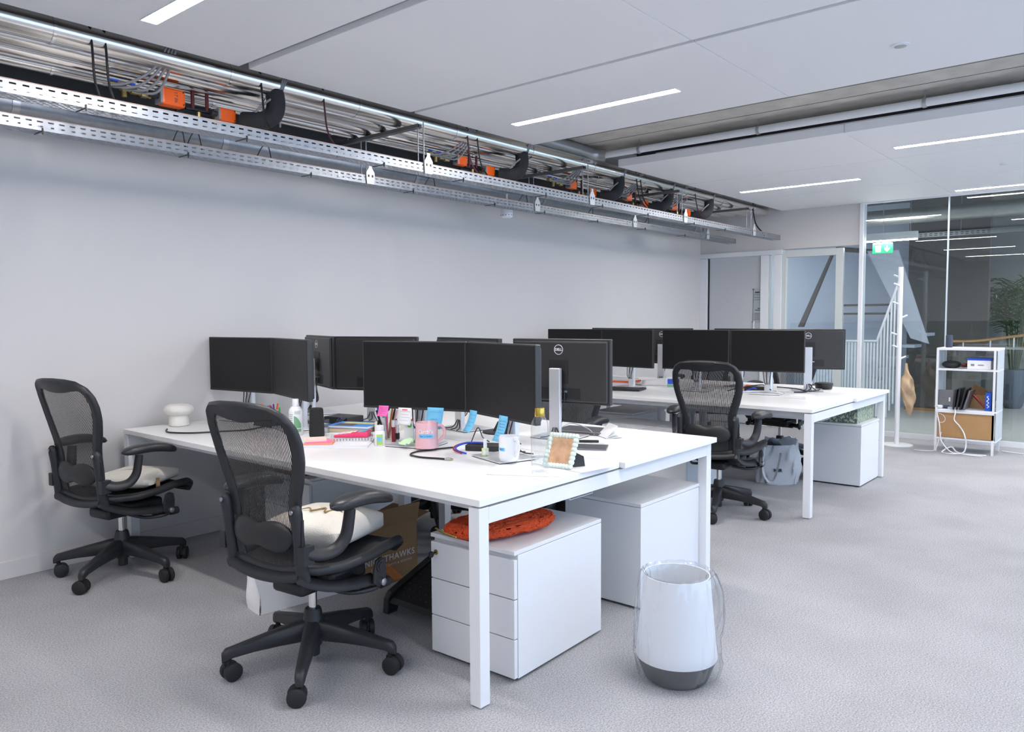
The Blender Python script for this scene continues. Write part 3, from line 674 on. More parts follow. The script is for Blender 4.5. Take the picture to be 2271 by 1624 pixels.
    for s in (-1, 1):
        br = MB().tube(spline([(0.10, s*0.225, 0.360), (0.0, s*0.215, 0.366), (-0.10, s*0.200, 0.385), (-0.19, s*0.19, 0.422), (-0.235, s*0.188, 0.45)], 5), 0.02, 10, rr=[(0.026, 0.013)]*21).obj('side_beam', m_dark, t, smooth=60)
        MB().tube(spline([(0.02, s*0.05, 0.355), (0.06, s*0.14, 0.355), (0.10, s*0.225, 0.352)], 4), 0.018, 10).obj('cross_beam', m_black, t, smooth=60)
        ln = MB().prism([(-0.030, 0), (-0.026, 0.05), (-0.012, 0.088), (0.012, 0.095), (0.034, 0.085), (0.040, 0.05), (0.036, 0.0), (0.0, -0.02)], -0.006, 0.006, Matrix.Translation((0.10, s*0.256, 0.352)) @ Matrix.Rotation(PI/2, 4, 'X')).obj('side_link', m_dark, t, bevel=0.004)
        MB().lathe([(0.024, 0), (0.024, 0.005), (0.016, 0.006), (0.016, 0.009), (0.006, 0.010)], 18, Matrix.Translation((0.106, s*0.262, 0.415)) @ Matrix.Rotation(-s*PI/2, 4, 'X')).obj('pivot_disc', m_dark, ln, smooth=40)
        MB().lathe([(0.014, 0), (0.014, 0.012), (0.006, 0.016)], 14, Matrix.Translation((0.112, s*0.262, 0.352)) @ Matrix.Rotation(-s*PI/2, 4, 'X')).obj('bolt', m_steel, ln, smooth=40)
        # upright behind the back carrying the armrest
        ux = lambda z: back_x(0.19, z)-0.030
        up = MB().tube([(ux(z), s*(0.188+0.012*max(0, (z-0.5))), z) for z in (0.428, 0.45, 0.50, 0.56, 0.62, 0.68, 0.70, 0.712)], 0.02, 10, rr=[(0.016, 0.024), (0.018, 0.026), (0.016, 0.022), (0.016, 0.021), (0.016, 0.021), (0.018, 0.023), (0.016, 0.02), (0.008, 0.01)]).obj('upright', m_dark, t, smooth=60)
        MB().box(ux(0.6)-0.005, ux(0.6)+0.005, s*0.21-0.002, s*0.21+0.002, 0.51, 0.66).obj('adjust_slot', m_black, up)
        MB().lathe([(0.008, 0), (0.008, 0.004)], 12, Matrix.Translation((ux(0.69)-0.02, s*0.19, 0.69)) @ Matrix.Rotation(-PI/2, 4, 'Y')).obj('bolt', m_steel, up, smooth=40)
        arm = MB().tube(spline([(-0.215, s*0.205, 0.545), (-0.175, s*0.238, 0.530), (-0.125, s*0.265, 0.540), (-0.095, s*0.282, 0.580), (-0.085, s*0.290, 0.64), (-0.08, s*0.292, 0.680)], 5), 0.02, 12, rr=[(0.030-0.0003*k, 0.017) for k in range(26)]).box(-0.245, -0.195, s*0.215-0.016, s*0.215+0.016, 0.500, 0.565).obj('armrest', m_dark, t, smooth=60)
        # pad: stadium swept, slightly drooping at the front, turned outwards
        mb = MB(); vs = []; K = 14; n = 14
        for j in range(n):
            f = j/(n-1); x = -0.175+0.305*f
            e = math.sqrt(max(0.0, 1-abs(2*f-1)**3.2))
            wy = 0.047*e*(1-0.15*f)+0.001; hz = 0.024*e+0.001
            zc = 0.700+0.014*math.sin(PI*f)-0.024*f*f*f; yc = s*(0.292+0.012*f+0.02*f*(1-f))
            for k in range(K):
                c = 2*PI*k/K; ca, sa = math.cos(c), math.sin(c)
                ca = math.copysign(abs(ca)**0.75, ca); sa = math.copysign(abs(sa)**0.75, sa)
                vs.append((x, yc+wy*ca, zc+hz*sa))
        fs = [(j*K+k, j*K+(k+1) % K, (j+1)*K+(k+1) % K, (j+1)*K+k) for j in range(n-1) for k in range(K)]
        fs += [tuple(range(K)), tuple(range((n-1)*K, n*K))]
        mb.add(vs, fs).obj('arm_pad', m_armpad, arm, smooth=70)
    # --- back frame ring
    NR = 56
    o_r = resample(OUT, NR); i_r = resample(INN, NR)
    full_o = [(p.x, p.y) for p in o_r]+[(-p.x, p.y) for p in reversed(o_r[1:-1])]
    full_i = [(p.x, p.y) for p in i_r]+[(-p.x, p.y) for p in reversed(i_r[1:-1])]
    mb = MB(); vs = []; n = len(full_o)
    for (oy, oz), (iy, iz) in zip(full_o, full_i):
        def pt(f, dx): yy = iy+(oy-iy)*f; zz = iz+(oz-iz)*f; return (back_x(yy, zz)+dx, yy, zz)
        th = 0.013
        vs += [pt(0.0, 0.0), pt(0.12, th*0.8), pt(0.5, th*0.7), pt(0.85, th*1.1), pt(1.0, th*0.3), pt(1.0, -th*0.6), pt(0.8, -th*1.3), pt(0.45, -th*0.55), pt(0.12, -th*0.5)]
    r = 9
    fs = [(j*r+k, j*r+(k+1) % r, ((j+1) % n)*r+(k+1) % r, ((j+1) % n)*r+k) for j in range(n) for k in range(r)]
    bf = mb.add(vs, fs).obj('back_frame', m_dark, t, smooth=70)
    # mesh sheet
    izs = [p.y for p in reversed(i_r)]; iys = [p.x for p in reversed(i_r)]
    # half width of the opening as function of z (skip near-horizontal runs)
    zz = []; ww = []
    for p in sorted(i_r, key=lambda q: q.y):
        zz.append(p.y); ww.append(p.x)
    def halfw(z):
        best = 0
        for k in range(len(i_r)-1):
            a, b = i_r[k], i_r[k+1]
            if (a.y-z)*(b.y-z) <= 0 and abs(a.y-b.y) > 1e-9:
                tt = (z-a.y)/(b.y-a.y); best = max(best, a.x+(b.x-a.x)*tt)
        return best
    z0, z1 = 0.4475, 1.0145
    def mp(u, v):
        z = z0+(z1-z0)*v; w = halfw(min(max(z, 0.45), 1.0135))+0.008; s = 2*u-1
        return (back_x(w*s, z)+0.002, w*s, z)
    MB().grid(mp, 15, 44).obj('back_mesh', m_mesh, t, smooth=80)
    # lumbar pad: two lobes joined by a waist
    def lp(f, a, dx):
        return None
    mb = MB(); vs = []; nj = 17; K = 12
    for j in range(nj):
        f = -1+2*j/(nj-1); y = 0.165*f
        hh = 0.052*(0.72+0.28*math.cos(f*PI))*math.sqrt(max(0, 1-abs(f)**5))+0.002
        hh = (0.040+0.018*abs(math.sin(f*PI*0.8)))*math.sqrt(max(0, 1-abs(f)**4))+0.002
        th = 0.016*math.sqrt(max(0, 1-abs(f)**4))+0.001
        xc = back_x(y, 0.585)-0.022
        for k in range(K):
            c = 2*PI*k/K; vs.append((xc+th*math.cos(c), y, 0.585+hh*math.sin(c)))
    fs = [(j*K+k, j*K+(k+1) % K, (j+1)*K+(k+1) % K, (j+1)*K+k) for j in range(nj-1) for k in range(K)]+[tuple(range(K)), tuple(range((nj-1)*K, nj*K))]
    MB().add(vs, fs).obj('lumbar_pad', m_black, t, smooth=70)
    # lower cross piece joining uprights
    MB().tube(spline([(-0.225, -0.186, 0.452), (-0.232, -0.1, 0.436), (-0.235, 0, 0.430), (-0.232, 0.1, 0.436), (-0.225, 0.186, 0.452)], 5), 0.02, 10, rr=[(0.022, 0.014)]*21).obj('lower_bar', m_dark, t, smooth=60)
    return t
ch0 = chair_proto()
index_kids()
CHAIRS = [
 (-0.155, 0.748, 7, 10, 'black mesh office chair in the foreground with a white cotton cushion on its seat'),
 (-0.14, 2.48, 10, -3, 'black mesh office chair by the left wall, back turned to the camera'),
 (3.06, 0.56, 6, -16, 'black mesh office chair at the rear bench, back turned to the camera'),
 (5.27, 0.98, 172, 30, 'black mesh office chair seen under the rear bench beside the grey tote'),
 (1.60, 1.88, 178, 15, 'black mesh office chair on the far side of the front bench, seen under the desk'),
 (2.07, 1.24, 180, 50, 'black mesh office chair tucked behind the large logo monitor'),
 (5.75, 1.95, 200, 20, 'black mesh office chair beyond the rear bench, only armrest and back visible'),
]
for i, (x, y, az, baz, lab) in enumerate(CHAIRS):
    o = ch0 if i == 0 else copy_tree(ch0)
    o.location = (x, y, 0); o.rotation_euler = (0, 0, math.radians(az)); tag(o, lab, 'chair', 'black mesh office chairs')
    for c in bpy.data.objects:
        if c.parent == o and c.name.split('.')[0] == 'base': c.rotation_euler = (0, 0, math.radians(baz-az))
#@@BEYOND
# ================================================================== SPACE BEYOND THE GLASS
m_core = mat('pale_stair_wall', (0.50, 0.54, 0.62), 0.7, noise=0.02)
m_charcoal = mat('charcoal_panel', (0.11, 0.105, 0.10), 0.75, noise=0.05)
m_midgrey = mat('mid_grey_wall', (0.30, 0.31, 0.31), 0.7, noise=0.02)
m_rail = mat('bronze_handrail', (0.13, 0.105, 0.085), 0.5)
m_lightfloor = mat('pale_screed', (0.62, 0.62, 0.60), 0.35, noise=0.03, nscale=4)
S('floor_beyond', MB().box(EX+0.06, 13.2, Y0, 4.5, 0.0, 0.006), m_lightfloor)
S('wall_far', MB().box(13.0, 13.2, Y0, 4.5, 0, 3.2), m_midgrey)
S('wall_side', MB().box(EX+0.12, 13.2, 4.4, 4.6, 0, 3.2), m_core)
S('wall_stair', MB().box(10.55, 10.7, 1.0, 4.4, 0, 3.2), m_core)
S('ceiling_beyond', MB().box(EX+0.1, 13.2, Y0-0.2, 4.6, 3.0, 3.2), mat('grey_soffit', (0.16, 0.16, 0.155), 0.8))
S('wall_charcoal', MB().box(10.2, 10.35, 0.06, 1.05, 0.04, 3.0), m_charcoal)
S('trim_plinth', MB().box(10.17, 10.36, 0.04, 1.06, 0, 0.045), m_wood)
S('wall_pier', MB().box(12.25, 12.35, -1.6, 0.45, 0, 3.0), m_midgrey)
t = thing('staircase', 'white staircase with slatted balustrade behind the glass', 'staircase', (9.4, 1.9, 0))
# landing balustrade, then the flight rising towards the right and a pale flank panel
def plate(pts, x, th, nm, m):
    n = len(pts)
    return MB().add([(x, a, b) for a, b in pts]+[(x+th, a, b) for a, b in pts], [tuple(range(n)), tuple(reversed(range(n, 2*n)))]+[(k, (k+1) % n, n+(k+1) % n, n+k) for k in range(n)]).obj(nm, m, t)
SY = lambda y: y-1.9
MB().tube([(-0.4, SY(2.9), 1.0), (-0.4, SY(1.13), 1.02)], 0.016, 8).tube([(-0.4, SY(1.13), 1.02), (-0.4, SY(0.86), 1.85)], 0.016, 8).obj('handrail', m_whitemetal, t, smooth=50)
for i in range(36):
    y = 2.2-0.040*i
    top = 1.0 if y > 1.13 else 1.02+(1.13-y)*3.05
    bot = 0.02 if y > 1.0 else 0.02+(1.0-y)*2.3
    if y > 0.82: MB().box(-0.406, -0.394, SY(y)-0.010, SY(y)+0.010, bot, top).obj('slat', m_whitemetal, t)
plate([(SY(1.42), 2.25), (SY(1.02), 2.24), (SY(0.62), 0.98), (SY(0.84), 1.05)], 0.1, 0.04, 'flight_flank', m_core)
plate([(SY(2.02), 2.30), (SY(1.96), 2.36), (SY(2.42), 1.19), (SY(2.50), 1.19)], 0.5, 0.05, 'wall_handrail', m_rail)
plate([(SY(1.96), 2.30), (SY(1.96), 2.37), (SY(1.16), 2.26), (SY(1.16), 2.20)], 0.5, 0.05, 'upper_rail', m_rail)
for z in (1.40, 1.525): MB().box(0.6, 0.72, SY(1.95), SY(1.25), z-0.03, z).obj('landing_edge', m_rail, t)
for i in range(7): MB().box(0.15, 0.55, SY(1.6)-0.16*i, SY(1.6)-0.16*i+0.19, 0.16*(i+1)-0.04, 0.16*(i+1)).obj('step', m_core, t)
t = thing('linear_pendant_light', 'white linear pendant light behind the glass above the exit sign', 'light', (8.4, 0.87, 2.27))
MB().box(-0.03, 0.03, -0.33, 0.33, 0.012, 0.10).obj('body', m_whitemetal, t)
MB().box(-0.028, 0.028, -0.325, 0.325, 0, 0.012).obj('diffuser', m_led, t)
for a in (-0.25, 0.25): MB().cyl((0, a, 0.1), (0, a, 0.73), 0.003, n=6).obj('wire', m_steel, t)
for (x, y, lab) in ((9.6, -2.2, 'added fill pendant beyond the glass at far right'), (11.2, -1.9, 'added fill pendant deep beyond the glass'), (9.4, 3.7, 'added fill pendant above the stair landing'), (12.4, 0.6, 'added fill pendant behind the charcoal wall')):  # extra pendants added to brighten the space beyond the glass
    t = thing('linear_pendant_light', lab, 'light', (x, y, 2.45))
    MB().box(-0.03, 0.03, -0.6, 0.6, 0.012, 0.07).obj('body', m_whitemetal, t); MB().box(-0.028, 0.028, -0.59, 0.59, 0, 0.012).obj('diffuser', m_led, t)
    for a in (-0.5, 0.5): MB().cyl((0, a, 0.07), (0, a, 0.55), 0.003, n=6).obj('wire', m_steel, t)
t = thing('exit_sign', 'green emergency exit sign with running figure and down arrow', 'exit sign', (8.5, 0.957, 2.195))
m_exit = mat('exit_green', srgb(0, 120, 60), 0.4, emit=srgb(0, 140, 70), estr=0.8)
m_exitw = mat('exit_white', (0.9, 0.9, 0.9), 0.4, emit=(0.9, 1.0, 0.95), estr=1.3)
MB().box(0, 0.02, -0.118, 0.118, -0.062, 0.05).obj('panel', m_exit, t, bevel=0.002)
MB().box(-0.012, 0.03, -0.11, 0.11, 0.05, 0.068).obj('lamp_housing', m_exitw, t)
MB().cyl((0.01, 0, 0.068), (0.01, 0, 0.80), 0.004, n=6).obj('stem', m_steel, t)
P2 = lambda pts: [(-0.0012, -a, b) for a, b in pts]
def flat(pts, name, m, x=-0.0012, parent=None):
    n = len(pts); mb = MB().add([(x, -a, b) for a, b in pts]+[(x-0.0006, -a, b) for a, b in pts], [tuple(range(n)), tuple(reversed(range(n, 2*n)))]+[(k, (k+1) % n, n+(k+1) % n, n+k) for k in range(n)])
    return mb.obj(name, m, parent)
flat([(-0.08, -0.045), (-0.02, -0.045), (-0.02, 0.032), (-0.08, 0.032)], 'door_symbol', m_exitw, parent=t)
flat([(0.045, 0.03), (0.06, 0.03), (0.06, -0.012), (0.082, 0.006), (0.082, -0.014), (0.0525, -0.045), (0.023, -0.014), (0.023, 0.006), (0.045, -0.012)], 'arrow', m_exitw, parent=t)
rm = MB()
rm.tube([(-0.0024, 0.045, 0.012), (-0.0024, 0.052, -0.010), (-0.0024, 0.038, -0.022), (-0.0024, 0.046, -0.04)], 0.004, 5).tube([(-0.0024, 0.052, -0.010), (-0.0024, 0.064, -0.022), (-0.0024, 0.072, -0.02)], 0.004, 5).tube([(-0.0024, 0.03, 0.004), (-0.0024, 0.045, 0.010), (-0.0024, 0.062, 0.0)], 0.0035, 5)
rm.lathe([(0.001, -0.004), (0.0055, 0), (0.001, 0.004)], 8, Matrix.Translation((-0.0024, 0.042, 0.022)))
rm.obj('running_figure', m_exit, t)
t = thing('round_duct', 'large spiral duct behind the glass under the ceiling', 'duct', (8.75, 0, 2.60))
MB().cyl((0, Y0, 0), (0, 1.35, 0), 0.095, n=28).obj('duct_run', mat('dull_duct', (0.45, 0.47, 0.46), 0.35, 0.8), t, smooth=40)
for y in (-1.2, -0.9, -0.2, 0.5): MB().cyl((0, y, 0), (0, y+0.03, 0), 0.10, n=28).obj('joint_sleeve', m_steel, t, smooth=40)
t = thing('cable_tray', 'perforated cable tray crossing behind the glass', 'cable tray', (9.5, 0, 2.385))
mb = MB(); slotted(mb, lambda l, w: (0, l, w), -3.0, 0.80, [0.018, 0.042], 0.06, 0.034, 0.012, False, 0.06); mb.obj('near_side', m_galv, t)
mb = MB(); slotted(mb, lambda l, w: (w, l, 0), -3.0, 0.80, [0.02+0.03*i for i in range(5)], 0.05, 0.03, 0.01, True, 0.2); mb.obj('perforated_floor', m_galv, t)
for y in (-0.9, 0.3): MB().cyl((0.1, y, 0), (0.1, y, 0.6), 0.004, n=6).obj('threaded_rod', m_galv, t)
t = thing('counter', 'small counter with curved wooden rail behind the glass', 'counter', (9.3, -0.35, 0))
MB().box(0.05, 0.5, 0.40, 0.66, 0, 0.93).obj('body', m_charcoal, t, bevel=0.01)
MB().tube(spline([(0.1, 0.72, 1.02), (0.1, 0.4, 1.03), (0.1, 0.0, 1.09), (0.1, -0.25, 1.13)], 6), 0.012, 8, rr=[(0.02, 0.012)]*19).obj('wooden_rail', m_wood, t, smooth=60)
for a, z in ((0.55, 1.02), (0.25, 1.04), (0.0, 1.08)): MB().cyl((0.1, a, 0.92), (0.1, a, z), 0.008, n=8).obj('post', m_whitemetal, t, smooth=50)
MB().box(0.02, 0.52, -0.25, 0.68, 0.93, 0.95).obj('worktop', m_midgrey, t, bevel=0.002)
# palm in a tall pot
t = thing('potted_palm', 'green palm in a tall blue grey pot behind the glass', 'plant', (11.28, -0.125, 0.006))
MB().lathe([(0.10, 0), (0.13, 0.05), (0.165, 0.30), (0.185, 0.56), (0.175, 0.565), (0.16, 0.53), (0.01, 0.52)], 28).obj('pot', mat('blue_grey_pot', srgb(96, 108, 122), 0.5), t, smooth=40)
m_leaf = mat('palm_leaf', srgb(58, 92, 52), 0.5, noise=0.2, nscale=10)
m_stem = mat('palm_stem', srgb(74, 92, 48), 0.6)
rnd = random.Random(3)
for i in range(17):
    a = 2*PI*i/17+rnd.uniform(-0.2, 0.2); L = rnd.uniform(0.55, 0.95); H = rnd.uniform(0.75, 1.35)
    base = Vector((0.05*math.cos(a), 0.05*math.sin(a), 0.52)); top = Vector((0.24*L*math.cos(a), 0.24*L*math.sin(a), 0.52+H)); end = Vector((0.6*L*math.cos(a), 0.6*L*math.sin(a), 0.52+H*0.88-0.1))
    pts = spline([base, base.lerp(top, 0.5)+Vector((0, 0, 0.08)), top, end], 7)
    MB().tube(pts, 0.007, 5, rr=[0.008*(1-0.7*k/len(pts)) for k in range(len(pts))]).obj('stem', m_stem, t, smooth=60)
    lb = MB()
    for k in range(8, len(pts)):
        p = pts[k]; d = (pts[min(k+1, len(pts)-1)]-pts[k-1]).normalized(); side = d.cross(Vector((0, 0, 1))).normalized()
        for s in (-1, 1):
            ll = 0.34*math.sin(PI*min(1, (k-6)/(len(pts)-5)))+0.08
            tip = p+side*s*ll*0.75+d*ll*0.6-Vector((0, 0, ll*0.30)); mid = p+side*s*ll*0.45+d*ll*0.28; w = d*0.011
            lb.add([p-w*0.4, mid-w, tip, mid+w, p+w*0.4], [(0, 1, 2, 3, 4)])
    lb.obj('frond', m_leaf, t)
# plan on a clear board beside the door
t = thing('plan_board', 'clear board with green and black floor plan on the door', 'sign', (EX+0.024, 2.11, 1.49))
MB().box(0, 0.004, -0.055, 0.055, -0.21, 0.21).obj('board', m_acrylic, t)
for a in (-0.05, 0.05):
    for b in (-0.2, 0.2): MB().cyl((-0.006, a, b), (0.004, a, b), 0.007, n=10).obj('standoff', m_black, t)
def bar(x0, x1, z0, z1, m, nm='print'): MB().box(-0.0008, 0, x0, x1, z0, z1).obj(nm, m, t)
bar(-0.035, 0.025, 0.155, 0.172, mat('dark_green', (0.0, 0.10, 0.07), 0.6)); bar(0.047, 0.05, -0.19, 0.19, m_ink)
for k in range(3): bar(-0.05, 0.035, 0.07+0.03*k, 0.074+0.03*k, m_ink)
for k in range(7): bar(-0.045, 0.03, -0.18+0.014*k, -0.175+0.014*k, m_cable_grey)
bar(-0.05, 0.02, -0.06, -0.052, m_ink); bar(-0.045, -0.01, -0.04, -0.03, mat('dark_green', (0, 0.1, 0.07)))

#@@ITEMS
# ================================================================== STANDING FURNITURE BY THE GLASS
t = thing('coat_stand', 'white coat stand with short pegs in front of the glass', 'coat stand', (6.86, 0.345, 0))
MB().lathe([(0.155, 0), (0.155, 0.006), (0.02, 0.012)], 32).obj('base', m_whitemetal, t, smooth=40)
MB().tube([(0, 0, 0), (0, 0, 1.86)], 0.024, 14).obj('post', m_whitemetal, t, smooth=50)
for z, a in ((1.66, 150), (1.47, 140), (1.33, -40), (1.15, 130), (1.02, 150), (0.90, -35), (1.75, 60)):
    d = Vector((math.cos(math.radians(a)), math.sin(math.radians(a)), 0.35))
    MB().tube([Vector((0, 0, z)), Vector((0, 0, z))+d*0.085], 0.009, 8).obj('peg', m_whitemetal, t, smooth=50)
t = thing('cloth_bag', 'beige cloth bag hanging from the coat stand', 'bag', (6.90, 0.30, 0))
def bagf(u, v):
    z = 0.86-0.53*v; w = lerp([0, 0.12, 0.22, 0.34, 0.48, 0.62, 0.8, 1], [0.010, 0.016, 0.028, 0.062, 0.078, 0.062, 0.050, 0.012], v)
    a = 2*PI*u
    fold = 0.014*math.sin(11*v+2*a)+0.010*math.sin(19*v-3*a)+0.006*math.sin(5*a)
    return (0.02*v+0.55*w*math.cos(a)+fold*min(1, v*3), -0.02-0.05*v*v+w*math.sin(a)+0.8*fold*min(1, v*3), z+0.02*math.sin(3*a+1)*v)
MB().grid(bagf, 33, 34).obj('bag_body', mat('beige_cloth', srgb(204, 178, 146), 0.9, noise=0.08, bump=0.3), t, smooth=80)
# ---- shelf unit
t = thing('shelf_unit', 'white metal shelf unit with oak drawer front by the glass', 'shelf', (6.70, -0.04, 0))
w, dp, h = 0.53, 0.36, 1.035
for a, b in ((0, 0), (-w+0.02, 0), (0, dp-0.02), (-w+0.02, dp-0.02)):
    MB().box(b, b+0.02, a-0.02 if a == 0 else a-0.0, a if a == 0 else a+0.02, 0, h-0.02).obj('post', m_whitemetal, t)
MB().box(0, dp, -w, 0, h-0.022, h).obj('top_shelf', m_whitemetal, t, bevel=0.002)
for z in (0.83, 0.43, 0.145): MB().box(0.002, dp, -w+0.001, -0.001, z-0.018, z).obj('shelf_board', m_whitemetal, t, bevel=0.002)
for a_ in (-w+0.002, -0.01): MB().box(0.004, dp, a_, a_+0.008, 0.14, h-0.022).obj('side_panel', mat('perforated_grey', (0.62, 0.64, 0.66), 0.5), t)
k = MB().box(0.0, 0.018, -w+0.022, -0.022, 0.15, 0.405).obj('drawer_front', m_wood, t)
MB().box(-0.012, 0.004, -w+0.022, -0.022, 0.395, 0.412).obj('pull_rail', m_whitemetal, k)
t = thing('smart_speaker', 'small blue grey cylinder speaker on top of the shelf unit', 'speaker', (6.85, -0.12, 1.036))
MB().lathe([(0.028, 0), (0.031, 0.006), (0.031, 0.118), (0.029, 0.122)], 24).obj('body', mat('slate_fabric', srgb(62, 70, 86), 0.8, bump=0.3, bscale=500), t, smooth=40)
MB().lathe([(0.0285, 0.122), (0.024, 0.1245)], 24).obj('top_ring', m_black, t, smooth=40)
t = thing('cardboard_carton', 'white carton with blue lid stripe on the upper shelf', 'box', (6.76, -0.50, 0.831))
MB().box(0, 0.2, 0, 0.20, 0, 0.085).obj('carton_body', m_paper, t, bevel=0.002)
MB().box(-0.001, 0.201, -0.001, 0.201, 0.085, 0.105).obj('lid', m_blue, t, bevel=0.002)
MB().box(-0.0015, 0, 0.06, 0.11, 0.035, 0.045).box(-0.0015, 0, 0.14, 0.17, 0.03, 0.05).obj('print', m_cable_grey, t)
rb = random.Random(5)
t = thing('cable_tangle', 'black bag with red and black cables on the upper shelf', 'cables', (6.80, -0.15, 0.831))
MB().grid(lambda u, v: (0.07*math.cos(2*PI*u)*math.sin(PI*v)+0.05, 0.09*math.sin(2*PI*u)*math.sin(PI*v), 0.036-0.036*math.cos(PI*v)+0.004*math.sin(9*u*6.28)), 18, 10).obj('bag', m_black, t, smooth=80)
for k in range(4): MB().tube(spline([(-0.03+0.02*k, -0.08, 0.02), (-0.03, -0.12, 0.05-0.01*k), (0.02, -0.16+0.02*k, 0.03), (0.05, -0.1, 0.012)], 5), 0.005, 6).obj('cable', m_red if k % 2 else m_cable_blk, t, smooth=60)
def laptop(y, lean, m, label, hgt=0.20, wd=0.26, x=6.80):
    o = MB().box(-wd/2, wd/2, -0.008, 0.008, 0, hgt).obj('laptop', m, None, bevel=0.004)
    o.matrix_world = Matrix.Translation((x, y, 0.4315)) @ Matrix.Rotation(lean, 4, 'X') @ Matrix.Rotation(0.0, 4, 'Z')
    return tag(o, label, 'laptop', 'laptops standing in the shelf')
t = thing('laptop', 'silver laptop leaning in front on the middle shelf, logo side out', 'laptop', (6.745, -0.105, 0.4315), math.radians(3), 'laptops standing in the shelf')
MB().box(-0.005, 0.005, -0.085, 0.085, 0, 0.185, Matrix.Rotation(math.radians(4), 4, 'Y')).obj('lid', mat('space_grey', (0.22, 0.22, 0.24), 0.35, 0.7), t, bevel=0.003)
MB().lathe([(0.011, -0.0005), (0.011, 0.0005)], 14, Matrix.Translation((0.003, 0, 0.10)) @ Matrix.Rotation(PI/2, 4, 'Y')).obj('logo', m_black, t)
MB().box(-0.0035, -0.003, -0.06, -0.045, 0.07, 0.11).obj('sticker', m_paper, t)
laptop(-0.205, 0.10, m_black, 'black laptop upright on the middle shelf, first behind the silver one')
laptop(-0.232, 0.12, m_dark, 'dark laptop upright on the middle shelf, between black laptop and silver edge', 0.21)
laptop(-0.262, 0.22, m_black, 'black laptop leaning at the back of the laptop row on the shelf', 0.21)
laptop(-0.292, 0.26, mat('space_grey', (0.22, 0.22, 0.24)), 'laptop with pale edge, last of the row beside the brown paper', 0.20)
t = thing('paper_bag', 'crumpled brown paper bag behind the laptops on the middle shelf', 'bag', (6.93, -0.36, 0.4315))
MB().add([(0, -0.08, 0), (0, 0.06, 0), (0.05, 0.07, 0.15), (0.02, 0.03, 0.24), (0.02, -0.06, 0.20), (0.06, -0.12, 0.14), (0.08, -0.03, 0.12)], [(0, 1, 2, 6), (0, 6, 5), (2, 3, 6), (3, 4, 6), (4, 5, 6)]).obj('folded_paper', m_kraft, t, solid=0.004)
o = MB().box(-0.03, 0.03, -0.085, 0.085, 0, 0.012).obj('snack_packet', mat('red_foil', srgb(170, 60, 70), 0.3, 0.4, noise=0.4, nscale=25), None, bevel=0.005); o.location = (6.80, -0.40, 0.507); o.rotation_euler = (0.9, 0.2, 0.3)
tag(o, 'shiny red snack packet lying on the middle shelf', 'packet')
t = thing('snack_box', 'bright blue box with white and red script on the middle shelf', 'box', (6.72, -0.515, 0.4315))
MB().box(0, 0.15, 0, 0.048, 0, 0.175).obj('carton', mat('bright_blue_card', srgb(20, 80, 190), 0.45), t, bevel=0.002)
MB().tube(spline([(-0.001, 0.030, 0.03), (-0.001, 0.016, 0.045), (-0.001, 0.034, 0.06), (-0.001, 0.018, 0.08), (-0.001, 0.034, 0.095), (-0.001, 0.018, 0.115), (-0.001, 0.032, 0.135), (-0.001, 0.020, 0.145)], 5), 0.0035, 5).obj('script_print', m_paper, t)
t = thing('power_bank', 'white rounded adapter at the front of the middle shelf', 'adapter', (6.72, -0.07, 0.4315))
MB().box(-0.02, 0.02, -0.035, 0.035, 0, 0.034).obj('body', m_whitemetal, t, bevel=0.014, seg=3); MB().box(-0.0, 0.05, -0.09, -0.036, 0, 0.03).obj('blue_case', mat('navy_case', (0.03, 0.05, 0.11), 0.6), t, bevel=0.01)
t = thing('usb_hub', 'grey multi port charger at the front of the middle shelf', 'charger', (6.715, -0.20, 0.4315))
MB().box(-0.012, 0.02, -0.05, 0.05, 0, 0.02).obj('body', mat('pale_grey_plastic', (0.5, 0.55, 0.62), 0.5), t, bevel=0.003); MB().box(-0.0128, -0.012, -0.01, 0.005, 0.006, 0.014).obj('socket', m_black, t)
cable('shelf_cable', [(6.69, -0.22, 0.45), (6.67, -0.225, 0.40), (6.66, -0.22, 0.33), (6.655, -0.27, 0.27), (6.65, -0.31, 0.20), (6.64, -0.33, 0.10), (6.60, -0.31, 0.02), (6.56, -0.2, 0.008), (6.60, -0.13, 0.012), (6.66, -0.2, 0.06), (6.62, -0.28, 0.012), (6.66, -0.5, 0.006)], 0.0065, m_cable_wht, 'thick white cable looping from the shelf charger onto the carpet')
cable('shelf_cable', [(6.70, -0.05, 0.44), (6.675, -0.06, 0.40), (6.66, -0.09, 0.28), (6.66, -0.10, 0.17), (6.65, -0.12, 0.10), (6.62, -0.2, 0.02), (6.60, -0.30, 0.007), (6.58, -0.48, 0.006)], 0.006, m_cable_wht, 'white cable bundle hanging down the left of the drawer front')
cable('shelf_cable', [(6.67, -0.07, 0.39), (6.665, -0.12, 0.37), (6.665, -0.14, 0.33), (6.665, -0.12, 0.30), (6.665, -0.08, 0.305), (6.665, -0.075, 0.36)], 0.003, m_cable_wht, 'thin white cable coil hanging on the drawer front')
cable('shelf_cable', [(6.66, -0.11, 0.2), (6.66, -0.09, 0.12), (6.64, -0.06, 0.02), (6.62, 0.02, 0.006), (6.6, 0.12, 0.006)], 0.004, m_cable_wht, 'thin white cable running left along the carpet from the shelf')
cable('shelf_cable', [(7.02, -0.58, 0.01), (7.0, -0.75, 0.006), (7.03, -0.95, 0.006), (7.0, -1.2, 0.006)], 0.005, m_cable_wht, 'white cable running right along the carpet behind the shelf')

